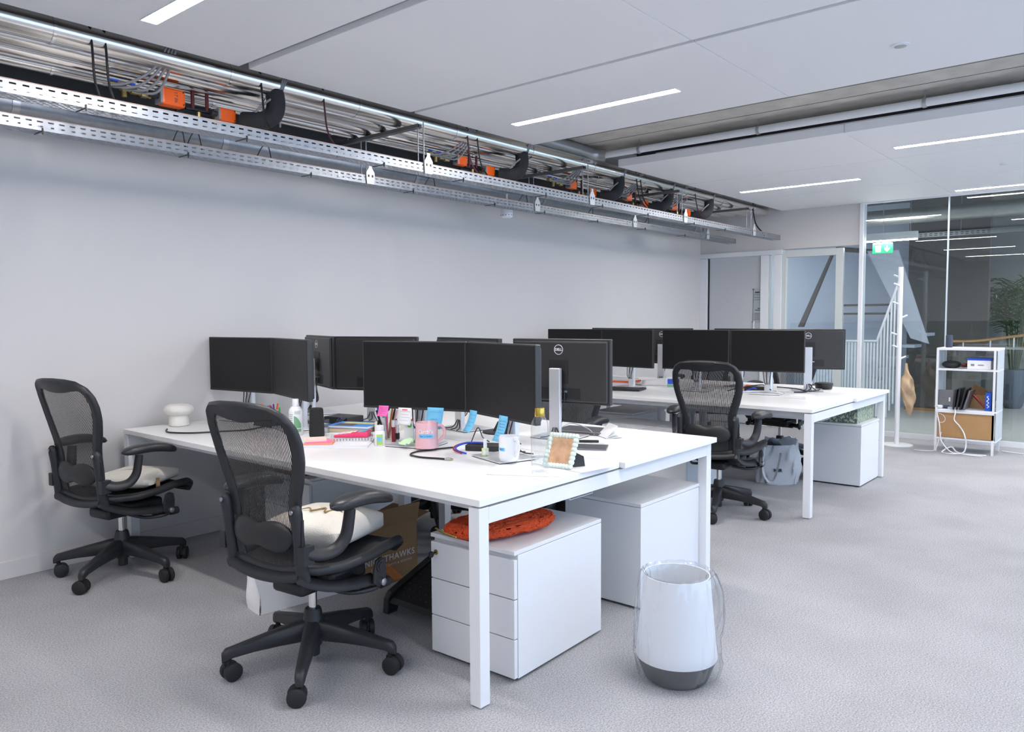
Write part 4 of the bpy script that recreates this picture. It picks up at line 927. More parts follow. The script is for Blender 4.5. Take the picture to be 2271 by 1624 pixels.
# ================================================================== THINGS ON THE FLOOR
t = thing('waste_bin', 'white tapered waste bin with grey base, lined with clear film', 'waste bin', (0.655, -0.40, 0))
MB().lathe([(0.105, 0.0), (0.118, 0.01), (0.150, 0.088), (0.151, 0.09)], 40, capt=False).obj('grey_base', mat('dark_grey_plastic', (0.10, 0.10, 0.105), 0.5), t, smooth=50)
MB().lathe([(0.151, 0.09), (0.152, 0.093), (0.147, 0.13), (0.128, 0.33), (0.122, 0.40), (0.119, 0.40), (0.124, 0.33), (0.143, 0.13), (0.10, 0.03)], 40, capb=False, capt=True).obj('white_body', m_whitemetal, t, smooth=50)
t = thing('bin_liner', 'clear plastic film liner draped over the white waste bin', 'bin liner', (0.655, -0.40, 0))
def liner(u, v):
    a = 2*PI*u
    if v < 0.2: z = 0.30+0.11*v/0.2; r = 0.112
    else:
        f = (v-0.2)/0.8; z = 0.412-0.395*f
        r = lerp([0.01, 0.05, 0.09, 0.2, 0.33, 0.40, 0.43], [0.135, 0.150, 0.160, 0.156, 0.148, 0.136, 0.118], z)
        r += 0.010*math.exp(-((a-0.0-5.3)**2)*2)*(1 if f < 0.6 else 0.3)+0.02*math.exp(-((a-5.6)**2)*3)*math.sin(PI*min(1, f*1.6))
        if f > 0.8: r += 0.012*math.sin(5*a+1)
        z += 0.012*math.sin(3*a+1.2)*(f if f > 0.7 else 0.2)
    r += 0.0035*math.sin(17*a+8*v)+0.002*math.sin(31*a-13*v)
    return (r*math.cos(a), r*math.sin(a), max(0.006, z))
MB().grid(liner, 97, 26).obj('film', m_film, t, smooth=80)
# white paper carrier bag
t = thing('paper_carrier_bag', 'large white paper carrier bag standing behind the foreground chair', 'bag', (-0.005, 1.365, 0), math.radians(-7))
def pb(u, v):
    # tapered bag wall around a rectangle
    L, D, Hh = 0.425, 0.13, 0.36
    s = (u % 1)*4; c = [(0, 0), (L, 0), (L, D), (0, D)]
    k = int(s) % 4; f = s-int(s); a, b = c[k], c[(k+1) % 4]
    x = a[0]+(b[0]-a[0])*f; y = a[1]+(b[1]-a[1])*f
    pin = 0.045*math.sin(PI*f)*(v) if k in (1, 3) else 0
    if k == 1: x -= pin
    if k == 3: x += pin
    return (x+0.008*math.sin(9*v+5*u)-0.03*v*(1 if x < 0.2 else 0)+0.0, y+0.010*math.sin(6*u*6.28+4*v)*v+0.0, Hh*v+0.001)
MB().grid(pb, 41, 14).obj('bag_wall', m_paper, t, smooth=35)
MB().box(0.002, 0.42, 0.004, 0.136, 0.001, 0.004).obj('bag_floor', m_paper, t)
MB().tube(spline([(0.21, -0.008, 0.31), (0.22, -0.02, 0.20), (0.26, -0.024, 0.14), (0.31, -0.022, 0.13), (0.37, -0.02, 0.17), (0.41, -0.008, 0.30)], 6), 0.004, 6).obj('cord_handle', m_paper, t, smooth=60)
# cardboard carton
t = thing('cardboard_box', 'brown cardboard box with white lettering under the front bench', 'box', (0.445, 1.235, 0), math.radians(-1))
L, D, Hh = 0.40, 0.30, 0.30
MB().box(0, L, 0, D, 0, 0.004).box(0, L, 0, 0.004, 0, Hh).box(0, L, D-0.004, D, 0, Hh).box(0, 0.004, 0, D, 0, Hh).box(L-0.004, L, 0, D, 0, Hh).obj('carton_walls', m_card, t)
for M_, nm in ((Matrix.Translation((0, 0, Hh)) @ Matrix.Rotation(math.radians(12), 4, 'X'), 'flap'), ):
    MB().box(0, L, -0.004, 0, 0, 0.10, M_).obj(nm, m_card, t)
MB().add([(L, 0, Hh), (L, D, Hh), (L+0.09, D, Hh+0.02), (L+0.09, 0, Hh+0.02), (L, 0, Hh+0.003), (L, D, Hh+0.003), (L+0.09, D, Hh+0.023), (L+0.09, 0, Hh+0.023)], [(0, 1, 2, 3), (4, 5, 6, 7), (0, 1, 5, 4), (1, 2, 6, 5), (2, 3, 7, 6), (3, 0, 4, 7)]).obj('flap', m_card, t)
Mf = frame((0.215, -0.0008, 0.135), (1, 0, 0), (0, 0, 1))
text('NIGHTHAWKS', 0.046, mat('white_print', (0.62, 0.62, 0.62), 0.7), t, Mf, bold=0.0006, space=1.12)
text('COCKTAILS SHOTS & SESSIONS', 0.017, mat('white_print', (0.62, 0.62, 0.62)), t, frame((0.225, -0.0008, 0.098), (1, 0, 0), (0, 0, 1)), space=1.15)
MB().add([(0.14, -0.0006, 0.11), (0.20, -0.0006, 0.11), (0.30, -0.0006, 0.01), (0.24, -0.0006, 0.01)], [(0, 1, 2, 3)]).obj('printed_stripe', mat('orange_print', srgb(205, 128, 66), 0.7), t, solid=0.0004)
# footrest
t = thing('footrest', 'black plastic footrest with ribbed sloping plate under the front bench', 'footrest', (0.40, 0.52, 0), 0)
rp = [(-0.02, 0.055), (0.0, 0.075), (0.34, 0.215), (0.34, 0.195), (0.02, 0.05)]
mb = MB(); mb.add([(a, 0.03, b) for a, b in rp]+[(a, 0.41, b) for a, b in rp], [tuple(range(5)), tuple(reversed(range(5, 10)))]+[(k, (k+1) % 5, 5+(k+1) % 5, 5+k) for k in range(5)]).obj('plate', m_black, t)
for yy in (0.0, 0.40):
    sp = [(-0.03, 0), (0.03, 0), (0.06, 0.055), (0.34, 0.165), (0.34, 0.0), (0.37, 0.0), (0.37, 0.24), (0.0, 0.098), (-0.022, 0.07)]
    MB().add([(a, yy, b) for a, b in sp]+[(a, yy+0.035, b) for a, b in sp], [tuple(range(9)), tuple(reversed(range(9, 18)))]+[(k, (k+1) % 9, 9+(k+1) % 9, 9+k) for k in range(9)]).obj('side_frame', m_black, t, bevel=0.004)
mb = MB()
for i in range(9):
    for j in range(10): mb.lathe([(0.006, 0), (0.004, 0.004)], 6, Matrix.Translation((0.03+0.033*i, 0.06+0.036*j, 0.0885+0.0136*i)))
struct(mb.obj('grip_studs', m_dark, t), 'stuff')
# grey tote bag by the rear bench
t = thing('tote_bag', 'grey white canvas tote bag slumped on the floor by the rear bench', 'bag', (4.28, 0.62, 0), math.radians(-65))
def tb(u, v):
    a = 2*PI*u; L, D, Hh = 0.155, 0.085, 0.33
    ca, sa = math.cos(a), math.sin(a)
    x = L*math.copysign(abs(ca)**0.55, ca); y = D*math.copysign(abs(sa)**0.55, sa)
    k = 1-0.16*v*v+0.10*math.sin(PI*v)
    fold = 0.010*math.sin(5*a+6*v)+0.007*math.sin(11*a-9*v)
    return (x*k+fold+0.02*v, y*k+fold*0.7, Hh*v*(1+0.06*math.sin(a+0.6))+0.002)
MB().grid(tb, 57, 18).obj('bag_body', m_greycanvas, t, smooth=80)
MB().lathe([(0.14, 0.002), (0.02, 0.004)], 20).obj('bag_floor', m_greycanvas, t)
MB().tube(spline([(-0.10, -0.095, 0.30), (-0.12, -0.13, 0.2), (-0.11, -0.15, 0.09), (-0.07, -0.155, 0.03), (-0.03, -0.15, 0.06), (0.0, -0.13, 0.16), (0.02, -0.10, 0.26)], 6), 0.01, 6, rr=[(0.012, 0.002)]*37).obj('strap', m_greycanvas, t, smooth=60)
MB().grid(lambda u, v: (-0.10+0.24*u, -0.06+0.12*v, 0.325+0.035*math.sin(7*u+3*v)+0.02*math.sin(13*v+5*u)), 14, 10).obj('foil_blanket', mat('silver_foil', (0.55, 0.62, 0.72), 0.3, 0.8), t, smooth=40)
text('NER', 0.034, m_ink, t, frame((0.0, -0.098, 0.115), (1, 0, 0), (0, 0, 1)), bold=0.0005, extrude=0.006)
# orange pouch on the pedestal
t = thing('fluffy_pouch', 'orange fluffy teddy pouch with brass zip on the drawer pedestal', 'pouch', (0.40, 0.25, 0.5005), math.radians(-13))
rp_ = random.Random(11)
def pouch(u, v):
    a = 2*PI*u; b = -PI/2+PI*v
    cu = lambda c, p: math.copysign(abs(c)**p, c)
    x = 0.245*cu(math.cos(b), 0.8)*cu(math.cos(a), 0.75); y = 0.125*cu(math.cos(b), 0.8)*cu(math.sin(a), 0.8); z = 0.038+0.036*cu(math.sin(b), 0.8)
    n = rp_.uniform(-1, 1)*0.0045
    return (x+n, y+rp_.uniform(-1, 1)*0.0045, max(0.001, z+rp_.uniform(-1, 1)*0.005))
MB().grid(pouch, 110, 56).obj('fleece_body', mat('orange_fleece', srgb(226, 84, 40), 0.95, noise=0.25, nscale=150, bump=0.6, bscale=220), t, smooth=80)
MB().tube(spline([(-0.246, 0.10, 0.034), (-0.25, 0.03, 0.032), (-0.248, -0.05, 0.032)], 5), 0.004, 6).obj('zip', m_gold, t, smooth=60)
o = MB().box(0, 0.22, 0, 0.26, 0, 0.055).obj('wooden_tray', mat('reddish_brown_box', srgb(140, 96, 78), 0.7), None, loc=(0.53, 1.80, 0.501), bevel=0.003)
tag(o, 'flat brown box on the drawer pedestal under the front bench', 'box')
t = thing('patterned_box', 'green and cream marbled paper box on the pedestal at the rear bench', 'box', (4.52, 0.075, 0.5005))
def marble():
    m = bpy.data.materials.new('marbled_paper'); m.use_nodes = True; nt = m.node_tree; b = nt.nodes['Principled BSDF']; b.inputs['Roughness'].default_value = 0.6
    tc = nt.nodes.new('ShaderNodeTexCoord'); w = nt.nodes.new('ShaderNodeTexWave'); w.inputs['Scale'].default_value = 14; w.inputs['Distortion'].default_value = 9; w.inputs['Detail'].default_value = 3; w.inputs['Detail Scale'].default_value = 2.2
    nt.links.new(tc.outputs['Object'], w.inputs['Vector']); r = nt.nodes.new('ShaderNodeValToRGB')
    r.color_ramp.elements[0].color = srgb(84, 104, 98)+(1,); r.color_ramp.elements[1].color = srgb(196, 204, 176)+(1,)
    nt.links.new(w.outputs['Fac'], r.inputs['Fac']); nt.links.new(r.outputs['Color'], b.inputs['Base Color']); return m
mm = marble()
MB().box(0, 0.44, 0, 0.36, 0, 0.10).obj('box_base', mm, t, bevel=0.002); MB().box(-0.003, 0.443, -0.003, 0.363, 0.10, 0.135).obj('lid', mm, t, bevel=0.002)
# cushions on chairs
def pillow(w, d, h, seed):
    rr_ = random.Random(seed)
    def f(u, v):
        a = 2*PI*u; b = -PI/2+PI*v
        cu = lambda c, p: math.copysign(abs(c)**p, c)
        cx = cu(math.cos(a), 0.35); cy = cu(math.sin(a), 0.35)
        k = math.cos(b)**0.35 if math.cos(b) > 0 else 0
        edge = max(abs(cx), abs(cy))
        x = w/2*cx*k; y = d/2*cy*k
        q = (1-min(1, abs(x)/(w/2))**3.5)*(1-min(1, abs(y)/(d/2))**3.5)
        z = h/2+h/2*math.copysign(1, b)*(q**0.5)*(1 if abs(b) > 0 else 0)
        return (x+0.004*math.sin(23*u+5*v), y+0.004*math.sin(19*u), z+0.003*math.sin(17*u+9*v))
    return MB().grid(f, 61, 24)
c0 = bpy.data.objects['office_chair']
t = thing('cotton_cushion', 'white cotton bag with faint brown print on the foreground chair seat', 'cushion', (-0.065, 0.79, 0.470), math.radians(20))
pillow(0.36, 0.40, 0.13, 1).obj('cushion_body', m_canvas, t, smooth=80)
t2 = MB()
t2.tube(spline([(-0.02, -0.10, 0.128), (-0.0, -0.06, 0.132), (-0.05, -0.04, 0.132), (0.0, -0.01, 0.134), (-0.05, 0.02, 0.133), (-0.01, 0.06, 0.131), (-0.05, 0.09, 0.127)], 6), 0.0035, 5).obj('printed_scrawl', mat('tan_print', srgb(150, 124, 80), 0.8), t, smooth=60)
t = thing('canvas_bag', 'folded cream canvas bag on the seat of the chair by the wall', 'bag', (-0.06, 2.47, 0.470), math.radians(35))
pillow(0.34, 0.36, 0.085, 2).obj('bag_body', m_canvas, t, smooth=80)
MB().cyl((-0.1, -0.17, 0.03), (-0.09, -0.185, 0.03), 0.028, n=16).obj('brown_roll', m_card, t, smooth=40)
#@@DESK
# ================================================================== THINGS ON THE FRONT BENCH
DT = 0.7405
t = thing('mushroom_vase', 'white ceramic mushroom shaped vase on the desk by the left wall', 'vase', (0.27, 2.63, DT))
MB().lathe([(0.05, 0), (0.056, 0.004), (0.055, 0.05), (0.050, 0.062), (0.066, 0.070), (0.080, 0.084), (0.083, 0.098), (0.076, 0.114), (0.058, 0.124), (0.040, 0.125), (0.036, 0.121), (0.01, 0.118)], 36).obj('body', mat('matt_white_ceramic', (0.80, 0.77, 0.71), 0.7, bump=0.15, bscale=90), t, smooth=50)
cable('laptop_cable', [(0.135, 2.50, DT+0.006), (0.10, 2.44, DT+0.005), (0.09, 2.36, DT+0.005), (0.15, 2.26, DT+0.005), (0.27, 2.19, DT+0.005), (0.42, 2.12, DT+0.005), (0.58, 2.13, DT+0.02)], 0.0045, m_cable_blk, 'black cable curling on the desk near the mushroom vase')
o = MB().box(0, 0.10, 0, 0.07, 0, 0.001).obj('paper_slip', m_paper, None, loc=(0.40, 2.56, DT)); o.rotation_euler = (0, 0, 0.3); tag(o, 'small white paper slip on the desk near the wall', 'paper')
# pen tray and pens
t = thing('pen_holder', 'dark grey pen tray behind the white lotion bottle', 'pen holder', (0.60, 2.205, DT))
MB().box(-0.05, 0.05, -0.09, 0.09, 0, 0.003).box(-0.05, -0.047, -0.09, 0.09, 0, 0.055).box(0.047, 0.05, -0.09, 0.09, 0, 0.055).box(-0.05, 0.05, -0.09, -0.087, 0, 0.055).box(-0.05, 0.05, 0.087, 0.09, 0, 0.055).obj('tray', m_dark, t)
PC = [srgb(70, 160, 240), srgb(20, 60, 220), srgb(245, 130, 30), (0.02, 0.02, 0.02), srgb(90, 190, 230), srgb(210, 40, 40), srgb(110, 50, 150), srgb(235, 90, 30), srgb(60, 170, 70), srgb(30, 90, 230)]
PN = ['sky blue', 'royal blue', 'orange', 'black', 'turquoise', 'red', 'purple', 'vermilion', 'green', 'bright blue']
def pen(x, y, z, h, lx, ly, c, nm, label, group, r=0.005):
    t = thing('pen', label, 'pen', (x, y, z), 0, group)
    p = Vector((lx, ly, 1)).normalized()*h
    MB().cyl((0, 0, 0), p*0.72, r, n=8).obj('barrel', m_whitemetal if len(nm) % 2 else mat('pen_'+nm, c, 0.4), t, smooth=50)
    MB().cyl(p*0.72, p, r*1.12, r*0.9, n=8).obj('cap', mat('pen_'+nm, c, 0.4), t, smooth=50)
for i in range(10): pen(0.60+random.uniform(-0.03, 0.03), 2.285-0.018*i, DT+0.004, random.uniform(0.10, 0.135), random.uniform(-0.2, 0.2), random.uniform(-0.25, 0.1), PC[i], PN[i], '%s pen standing in the dark grey pen tray' % PN[i], 'pens in the grey pen tray')
# lotion bottle
t = thing('lotion_bottle', 'white plastic bottle with green label beside the black speaker', 'bottle', (0.485, 1.775, DT))
MB().lathe([(0.034, 0), (0.037, 0.004), (0.037, 0.125), (0.035, 0.138), (0.024, 0.152), (0.019, 0.155)], 32).obj('bottle_body', m_whiteceramic, t, smooth=50)
MB().lathe([(0.0175, 0.155), (0.0175, 0.158), (0.0165, 0.192), (0.015, 0.194)], 24).obj('cap', m_whitemetal, t, smooth=40)
def wrap(r, a0, a1, z0, z1f, m, nm, par, n=12):
    MB().grid(lambda u, v: (r*math.cos(a0+(a1-a0)*u), r*math.sin(a0+(a1-a0)*u), z0+(z1f(u)-z0)*v), n, 4).obj(nm, m, par, smooth=80)
wrap(0.0374, math.radians(-140), math.radians(-80), 0.02, lambda u: 0.105-0.045*u*u, m_green, 'green_label', t)
for k in range(9): wrap(0.0374, math.radians(-185), math.radians(-150), 0.03+0.010*k, lambda u, k=k: 0.034+0.010*k, mat('pale_green_text', srgb(150, 168, 152), 0.6), 'label_text', t, 6)
for k in range(4): wrap(0.0374, math.radians(-135), math.radians(-85), 0.115+0.005*k, lambda u, k=k: 0.117+0.005*k, mat('pale_green_text', srgb(150, 168, 152)), 'label_text', t, 6)
wrap(0.0376, math.radians(-140), math.radians(-80), 0.036, lambda u: 0.040, m_paper, 'white_band', t)
# speaker
t = thing('portable_speaker', 'black cylindrical fabric speaker on the desk', 'speaker', (0.505, 1.618, DT))
MB().lathe([(0.032, 0), (0.037, 0.003), (0.0395, 0.012), (0.0395, 0.022), (0.0355, 0.14), (0.034, 0.150), (0.030, 0.153)], 36).obj('fabric_body', mat('black_speaker_fabric', (0.014, 0.014, 0.015), 0.8, bump=0.5, bscale=700), t, smooth=50)
MB().lathe([(0.0365, 0.128), (0.0362, 0.130)], 36, capb=False, capt=False).obj('ring', m_rubber, t); MB().lathe([(0.029, 0.153), (0.026, 0.1545)], 28).obj('top_cap', m_rubber, t, smooth=40)
# clear acrylic box by the column
t = thing('acrylic_box', 'clear acrylic organiser box behind the black speaker', 'organiser', (0.60, 1.73, DT))
MB().box(-0.04, 0.04, -0.04, 0.04, 0, 0.003).box(-0.04, -0.037, -0.04, 0.04, 0, 0.075).box(0.037, 0.04, -0.04, 0.04, 0, 0.075).box(-0.04, 0.04, -0.04, -0.037, 0, 0.075).box(-0.04, 0.04, 0.037, 0.04, 0, 0.075).obj('box_walls', m_acrylic, t)
# magazines / books
def book(x, y, z, w, d, h, rz, cov, label, page=m_paper, cat='book', group=None):
    t = thing('book', label, cat, (x, y, z), rz, group)
    MB().box(-w/2+0.002, w/2-0.002, -d/2+0.002, d/2-0.002, 0.0015, h-0.0015).obj('pages', page, t)
    MB().box(-w/2, w/2, -d/2, d/2, 0, 0.0015).box(-w/2, w/2, -d/2, d/2, h-0.0015, h).obj('cover', cov, t)
    return t
book(0.78, 1.66, DT, 0.17, 0.24, 0.022, 0.5, mat('tan_cover', srgb(150, 130, 104), 0.6), 'thick book with tan cover under the blue magazine', mat('cream_pages', srgb(210, 190, 160), 0.8))
tb_ = book(0.785, 1.655, DT+0.0225, 0.17, 0.24, 0.014, 0.42, mat('blue_cover', srgb(64, 140, 215), 0.45), 'blue magazine with yellow print on the tan book')
MB().box(-0.07, 0.0, -0.02, 0.09, 0.014, 0.0146).obj('cover_photo', mat('brown_print', srgb(96, 84, 76), 0.5), tb_); MB().box(0.01, 0.06, -0.10, 0.08, 0.014, 0.0146).obj('cover_title', mat('yellow_print', srgb(220, 200, 110), 0.5), tb_)
o = MB().box(-0.07, 0.07, -0.06, 0.06, 0, 0.055).obj('cream_box', mat('cream_card', srgb(226, 218, 200), 0.7), None, loc=(0.90, 1.50, DT), bevel=0.002); o.rotation_euler = (0, 0, 0.5); tag(o, 'cream card box between the books and the pen pot', 'box')
t = thing('mini_computer', 'flat black mini computer behind the books', 'computer', (0.955, 1.975, DT), 0.2)
MB().box(-0.075, 0.075, -0.09, 0.09, 0.0, 0.04).obj('case', m_black, t, bevel=0.004)
MB().box(-0.077, -0.075, -0.06, -0.03, 0.015, 0.025).obj('blue_port', m_blue, t)
for k in range(5):
    cable('desk_cable', [(0.93-0.02*k, 1.90, DT+0.03), (0.86-0.02*k, 1.86-0.02*k, DT+0.035+0.006*k), (0.78+0.01*k, 1.84+0.015*k, DT+0.012), (0.70, 1.88+0.02*k, DT+0.01)], 0.0045, m_cable_blk if k != 3 else m_blue, ['black cable tangle strand nearest the speaker', 'black cable strand arching behind the blue magazine', 'black cable strand lying behind the magazine', 'blue cable strand behind the blue magazine', 'last black cable strand of the tangle behind the magazine'][k])
# note pads, folder, calculator
t = thing('paper_stack', 'stack of white documents under the pink pads', 'papers', (0.43, 1.33, DT), math.radians(-48))
for k, (a, b) in enumerate(((0, 0), (0.004, 0.006), (-0.003, 0.010))): MB().box(-0.15+a, 0.15+a, -0.105+b, 0.105+b, 0.004*k, 0.004*k+0.0036).obj('sheet_bundle', [m_paper, mat('lilac_paper', srgb(226, 226, 240), 0.7), m_paper][k], t)
t = thing('spiral_notebook', 'grey patterned spiral notebook under the pink calculator', 'notebook', (0.53, 1.36, DT+0.0125), math.radians(-40))
MB().box(-0.105, 0.105, -0.075, 0.075, 0, 0.014).obj('pages', m_paper, t); MB().box(-0.106, 0.106, -0.076, 0.076, 0.014, 0.0155).obj('cover', mat('grey_pattern', (0.5, 0.51, 0.54), 0.6, noise=0.3, nscale=120), t)
for k in range(14): MB().cyl((-0.098+0.015*k, -0.080, 0.004), (-0.098+0.015*k, -0.080, 0.014), 0.003, n=6).obj('spiral_ring', m_steel, t)
for k, (x, y, z, c, lab, nm) in enumerate(((0.345, 1.375, 0.0125, srgb(236, 150, 130), 'salmon pad of sticky notes at the bottom of the pad pile', 'salmon'), (0.345, 1.385, 0.0215, srgb(236, 130, 170), 'pink pad of sticky notes in the middle of the pad pile', 'pink'), (0.335, 1.40, 0.0275, srgb(246, 208, 196), 'pale peach note pad on top of the pad pile', 'peach'))):
    t = thing('note_pad', lab, 'note pad', (x, y, DT+z), math.radians(-45+6*k), 'sticky note pads')
    MB().box(-0.07+0.01*k, 0.07-0.008*k, -0.055, 0.055-0.004*k, 0, 0.0085 if k != 1 else 0.0055).obj('pad', mat('pad_'+nm, c, 0.7), t); MB().box(-0.071+0.01*k, -0.068+0.01*k, -0.055, 0.055-0.004*k, 0, 0.0088 if k != 1 else 0.0058).obj('glued_edge', mat('pad_edge', srgb(250, 226, 220), 0.7), t)
t = thing('calculator', 'hot pink calculator with blue display on the spiral notebook', 'calculator', (0.52, 1.34, DT+0.0285), math.radians(-52))
bx_ = MB().add([(-0.085, -0.042, 0), (0.085, -0.042, 0), (0.085, 0.042, 0), (-0.085, 0.042, 0), (-0.085, -0.042, 0.012), (0.085, -0.042, 0.030), (0.085, 0.042, 0.030), (-0.085, 0.042, 0.012)], [(3, 2, 1, 0), (4, 5, 6, 7), (0, 1, 5, 4), (1, 2, 6, 5), (2, 3, 7, 6), (3, 0, 4, 7)]).obj('case', m_pink, t, bevel=0.004)
sl = Matrix.Rotation(-math.atan2(0.018, 0.17), 4, 'Y')
MB().box(0.035, 0.075, -0.034, 0.034, 0.0215, 0.0228, sl).obj('display', mat('lcd_blue', srgb(120, 190, 225), 0.3), t)
for i in range(5):
    for j in range(4): MB().box(-0.078+0.021*i, -0.062+0.021*i, -0.035+0.018*j, -0.021+0.018*j, 0.0212, 0.0238, sl).obj('key', m_whitemetal if (i, j) != (4, 0) else m_orange, t, bevel=0.001)
# pen pot
t = thing('pen_pot', 'clear pen pot behind the pill bottle', 'pen pot', (0.70, 1.285, DT))
MB().lathe([(0.035, 0), (0.038, 0.003), (0.042, 0.09), (0.040, 0.09), (0.036, 0.006), (0.01, 0.005)], 24).obj('pot', m_acrylic, t, smooth=50)
for i, (c, nm) in enumerate(((srgb(20, 20, 22), 'black'), (srgb(225, 40, 120), 'magenta'), (srgb(30, 60, 200), 'cobalt'), (srgb(20, 20, 22), 'black'), (srgb(90, 170, 150), 'teal'), (srgb(190, 120, 60), 'tan'), (srgb(240, 200, 210), 'pale pink'))):
    a = i*0.9; pen(0.70+0.012*math.cos(a), 1.285+0.012*math.sin(a), DT+0.006, 0.15+0.01*(i % 3), 0.30*math.cos(a), 0.30*math.sin(a), c, nm+str(i), '%s pen number %s from the left in the clear pen pot' % (nm, ['one', 'two', 'three', 'four', 'five', 'six', 'seven'][i]), 'pens in the clear pen pot', 0.0055)
t = thing('scissors', 'scissors with black handles standing in the clear pen pot', 'scissors', (0.70, 1.30, DT+0.006))
for s in (-1, 1):
    ring = [(0.0, s*0.02+0.016*math.cos(2*PI*i/14), 0.165+0.024*math.sin(2*PI*i/14)) for i in range(14)]
    MB().tube(ring, 0.0045, 6, closed=True).obj('finger_ring', m_black, t, smooth=60)
MB().box(-0.001, 0.001, -0.008, 0.008, 0, 0.142).obj('blades', m_steel, t)
t = thing('marker_pen', 'black pen with orange cap leaning on the notebook', 'pen', (0.60, 1.245, DT+0.02))
MB().cyl((0, 0, 0), (0.06, 0.06, 0.075), 0.006, n=10).obj('barrel', m_black, t, smooth=50); MB().cyl((-0.022, -0.022, -0.012), (0.0, 0, 0), 0.008, n=10).obj('cap', m_orange, t, smooth=50)
t = thing('lip_balm', 'dark red tube with clear cap behind the pill bottle', 'cosmetic', (0.655, 1.185, DT))
MB().lathe([(0.010, 0), (0.010, 0.075)], 16).obj('tube', mat('dark_red_gloss', (0.22, 0.01, 0.02), 0.25), t, smooth=40); MB().lathe([(0.011, 0.075), (0.011, 0.11), (0.004, 0.113)], 16).obj('cap', m_chrome, t, smooth=40)
t = thing('metal_lipstick', 'shiny metal lipstick tube beside the pill bottle', 'cosmetic', (0.69, 1.20, DT))
MB().lathe([(0.014, 0), (0.014, 0.06), (0.012, 0.06), (0.012, 0.105), (0.006, 0.112)], 18).obj('tube', m_chrome, t, smooth=40); MB().lathe([(0.0145, 0.01), (0.0145, 0.04)], 18, capb=False, capt=False).obj('band', m_black, t)
# pill bottle
t = thing('pill_bottle', 'white pill bottle with green and blue label', 'bottle', (0.535, 1.150, DT))
MB().lathe([(0.024, 0), (0.026, 0.003), (0.026, 0.066), (0.022, 0.074), (0.018, 0.077)], 28).obj('bottle_body', m_whiteceramic, t, smooth=50)
MB().lathe([(0.021, 0.077), (0.021, 0.097), (0.019, 0.099)], 28).obj('cap', m_whitemetal, t, smooth=40)
wrap(0.0263, math.radians(-165), math.radians(-95), 0.006, lambda u: 0.058, mat('lime_label', srgb(176, 208, 110), 0.5), 'label', t); wrap(0.0266, math.radians(-155), math.radians(-110), 0.024, lambda u: 0.046, mat('sky_label', srgb(110, 190, 235), 0.5), 'label_panel', t)
t = thing('medicine_carton', 'slim white and pink carton between pill bottle and pink mug', 'box', (0.645, 1.060, DT+0.009), math.radians(-50))
MB().box(-0.022, 0.022, -0.016, 0.016, 0, 0.115).obj('carton', m_paper, t, bevel=0.001); MB().box(-0.0225, 0.0225, -0.0165, 0.0165, 0.108, 0.1155).obj('pink_top', mat('coral_print', srgb(235, 110, 120), 0.6), t)
MB().lathe([(0.011, 0), (0.011, 0.0006)], 16, Matrix.Translation((0.006, -0.0166, 0.088)) @ Matrix.Rotation(PI/2, 4, 'X')).obj('green_dot', mat('leaf_green', srgb(90, 185, 60), 0.5), t)
t = thing('cream_tube', 'white tube with blue print between carton and mug', 'tube', (0.735, 1.135, DT))
MB().lathe([(0.02, 0), (0.022, 0.004), (0.022, 0.09), (0.015, 0.10)], 20).obj('tube_body', m_whiteceramic, t, smooth=50); wrap(0.0223, math.radians(-170), math.radians(-100), 0.062, lambda u: 0.078, m_inkblue, 'print', t)
t = thing('crumpled_receipt', 'crumpled pale green paper on the monitor base by the pink mug', 'paper', (0.585, 1.005, DT+0.0095))
rr2 = random.Random(8)
MB().grid(lambda u, v: (-0.045+0.09*u+0.006*math.sin(9*v), -0.035+0.07*v+0.006*math.sin(11*u), 0.004+0.026*math.sin(PI*u)*abs(math.sin(3.1*v+1.2*u))+0.012*rr2.random()), 9, 7).obj('sheet', mat('mint_paper', srgb(200, 232, 190), 0.7), t, smooth=25)
# pink mug
def mug(x, y, z, r, h, m, label, rz, foot):
    t = thing('mug', label, 'mug', (x, y, z), rz)
    pr = [(r*0.92, 0), (r*1.06, 0.003), (r*1.06, 0.012), (r*1.01, 0.016), (r*1.03, 0.022), (r*0.985, 0.027)] if foot else [(r*0.86, 0), (r*0.95, 0.004), (r, 0.018)]
    MB().lathe(pr+[(r*0.97 if foot else r, 0.05), (r*0.98 if foot else r, h-0.003), (r*0.96, h), (r*0.92, h-0.003), (r*0.90, 0.02), (r*0.5, 0.012)], 40).obj('cup', m, t, smooth=50)
    MB().tube(spline([(r*0.93, 0, h*0.87), (r*1.30, 0, h*0.86), (r*1.55, 0, h*0.68), (r*1.46, 0, h*0.45), (r*0.97, 0, h*0.24)], 8), 0.006, 10, rr=[(0.0065, 0.0085)]*33).obj('handle', m, t, smooth=60)
    return t
t = mug(0.592, 0.878, DT+0.0095, 0.054, 0.122, m_pinkmug, 'pink mug with white script and blue label strip', math.radians(-48), True)
def arcM(r, ang, z): return frame((r*math.cos(ang), r*math.sin(ang), z), (-math.sin(ang), math.cos(ang), 0), (0, 0, 1))
def wraptext(s, r, a0, da, z, size, m, par, nm):
    for i, ch in enumerate(s):
        if ch != ' ': text(ch, size, m, par, arcM(r, a0+da*i, z), name=nm, bold=0.0004)
aw = math.radians(-139+48-48)+0.75
wraptext("Carob's", 0.0535, aw-0.45, 0.19, 0.082, 0.026, m_paper, t, 'script_letter')
wrap(0.0536, aw-0.55, aw+0.85, 0.054, lambda u: 0.070, m_bluenote, 'label_strip', t)
wraptext("That's Carob's", 0.0539, aw-0.42, 0.085, 0.062, 0.011, m_inkblue, t, 'strip_letter')
t = mug(0.582, 0.362, DT+0.0095, 0.043, 0.108, m_whiteceramic, 'white mug with blue label strip on the monitor base', math.radians(-100), False)
aw = math.radians(-139+100)-0.62
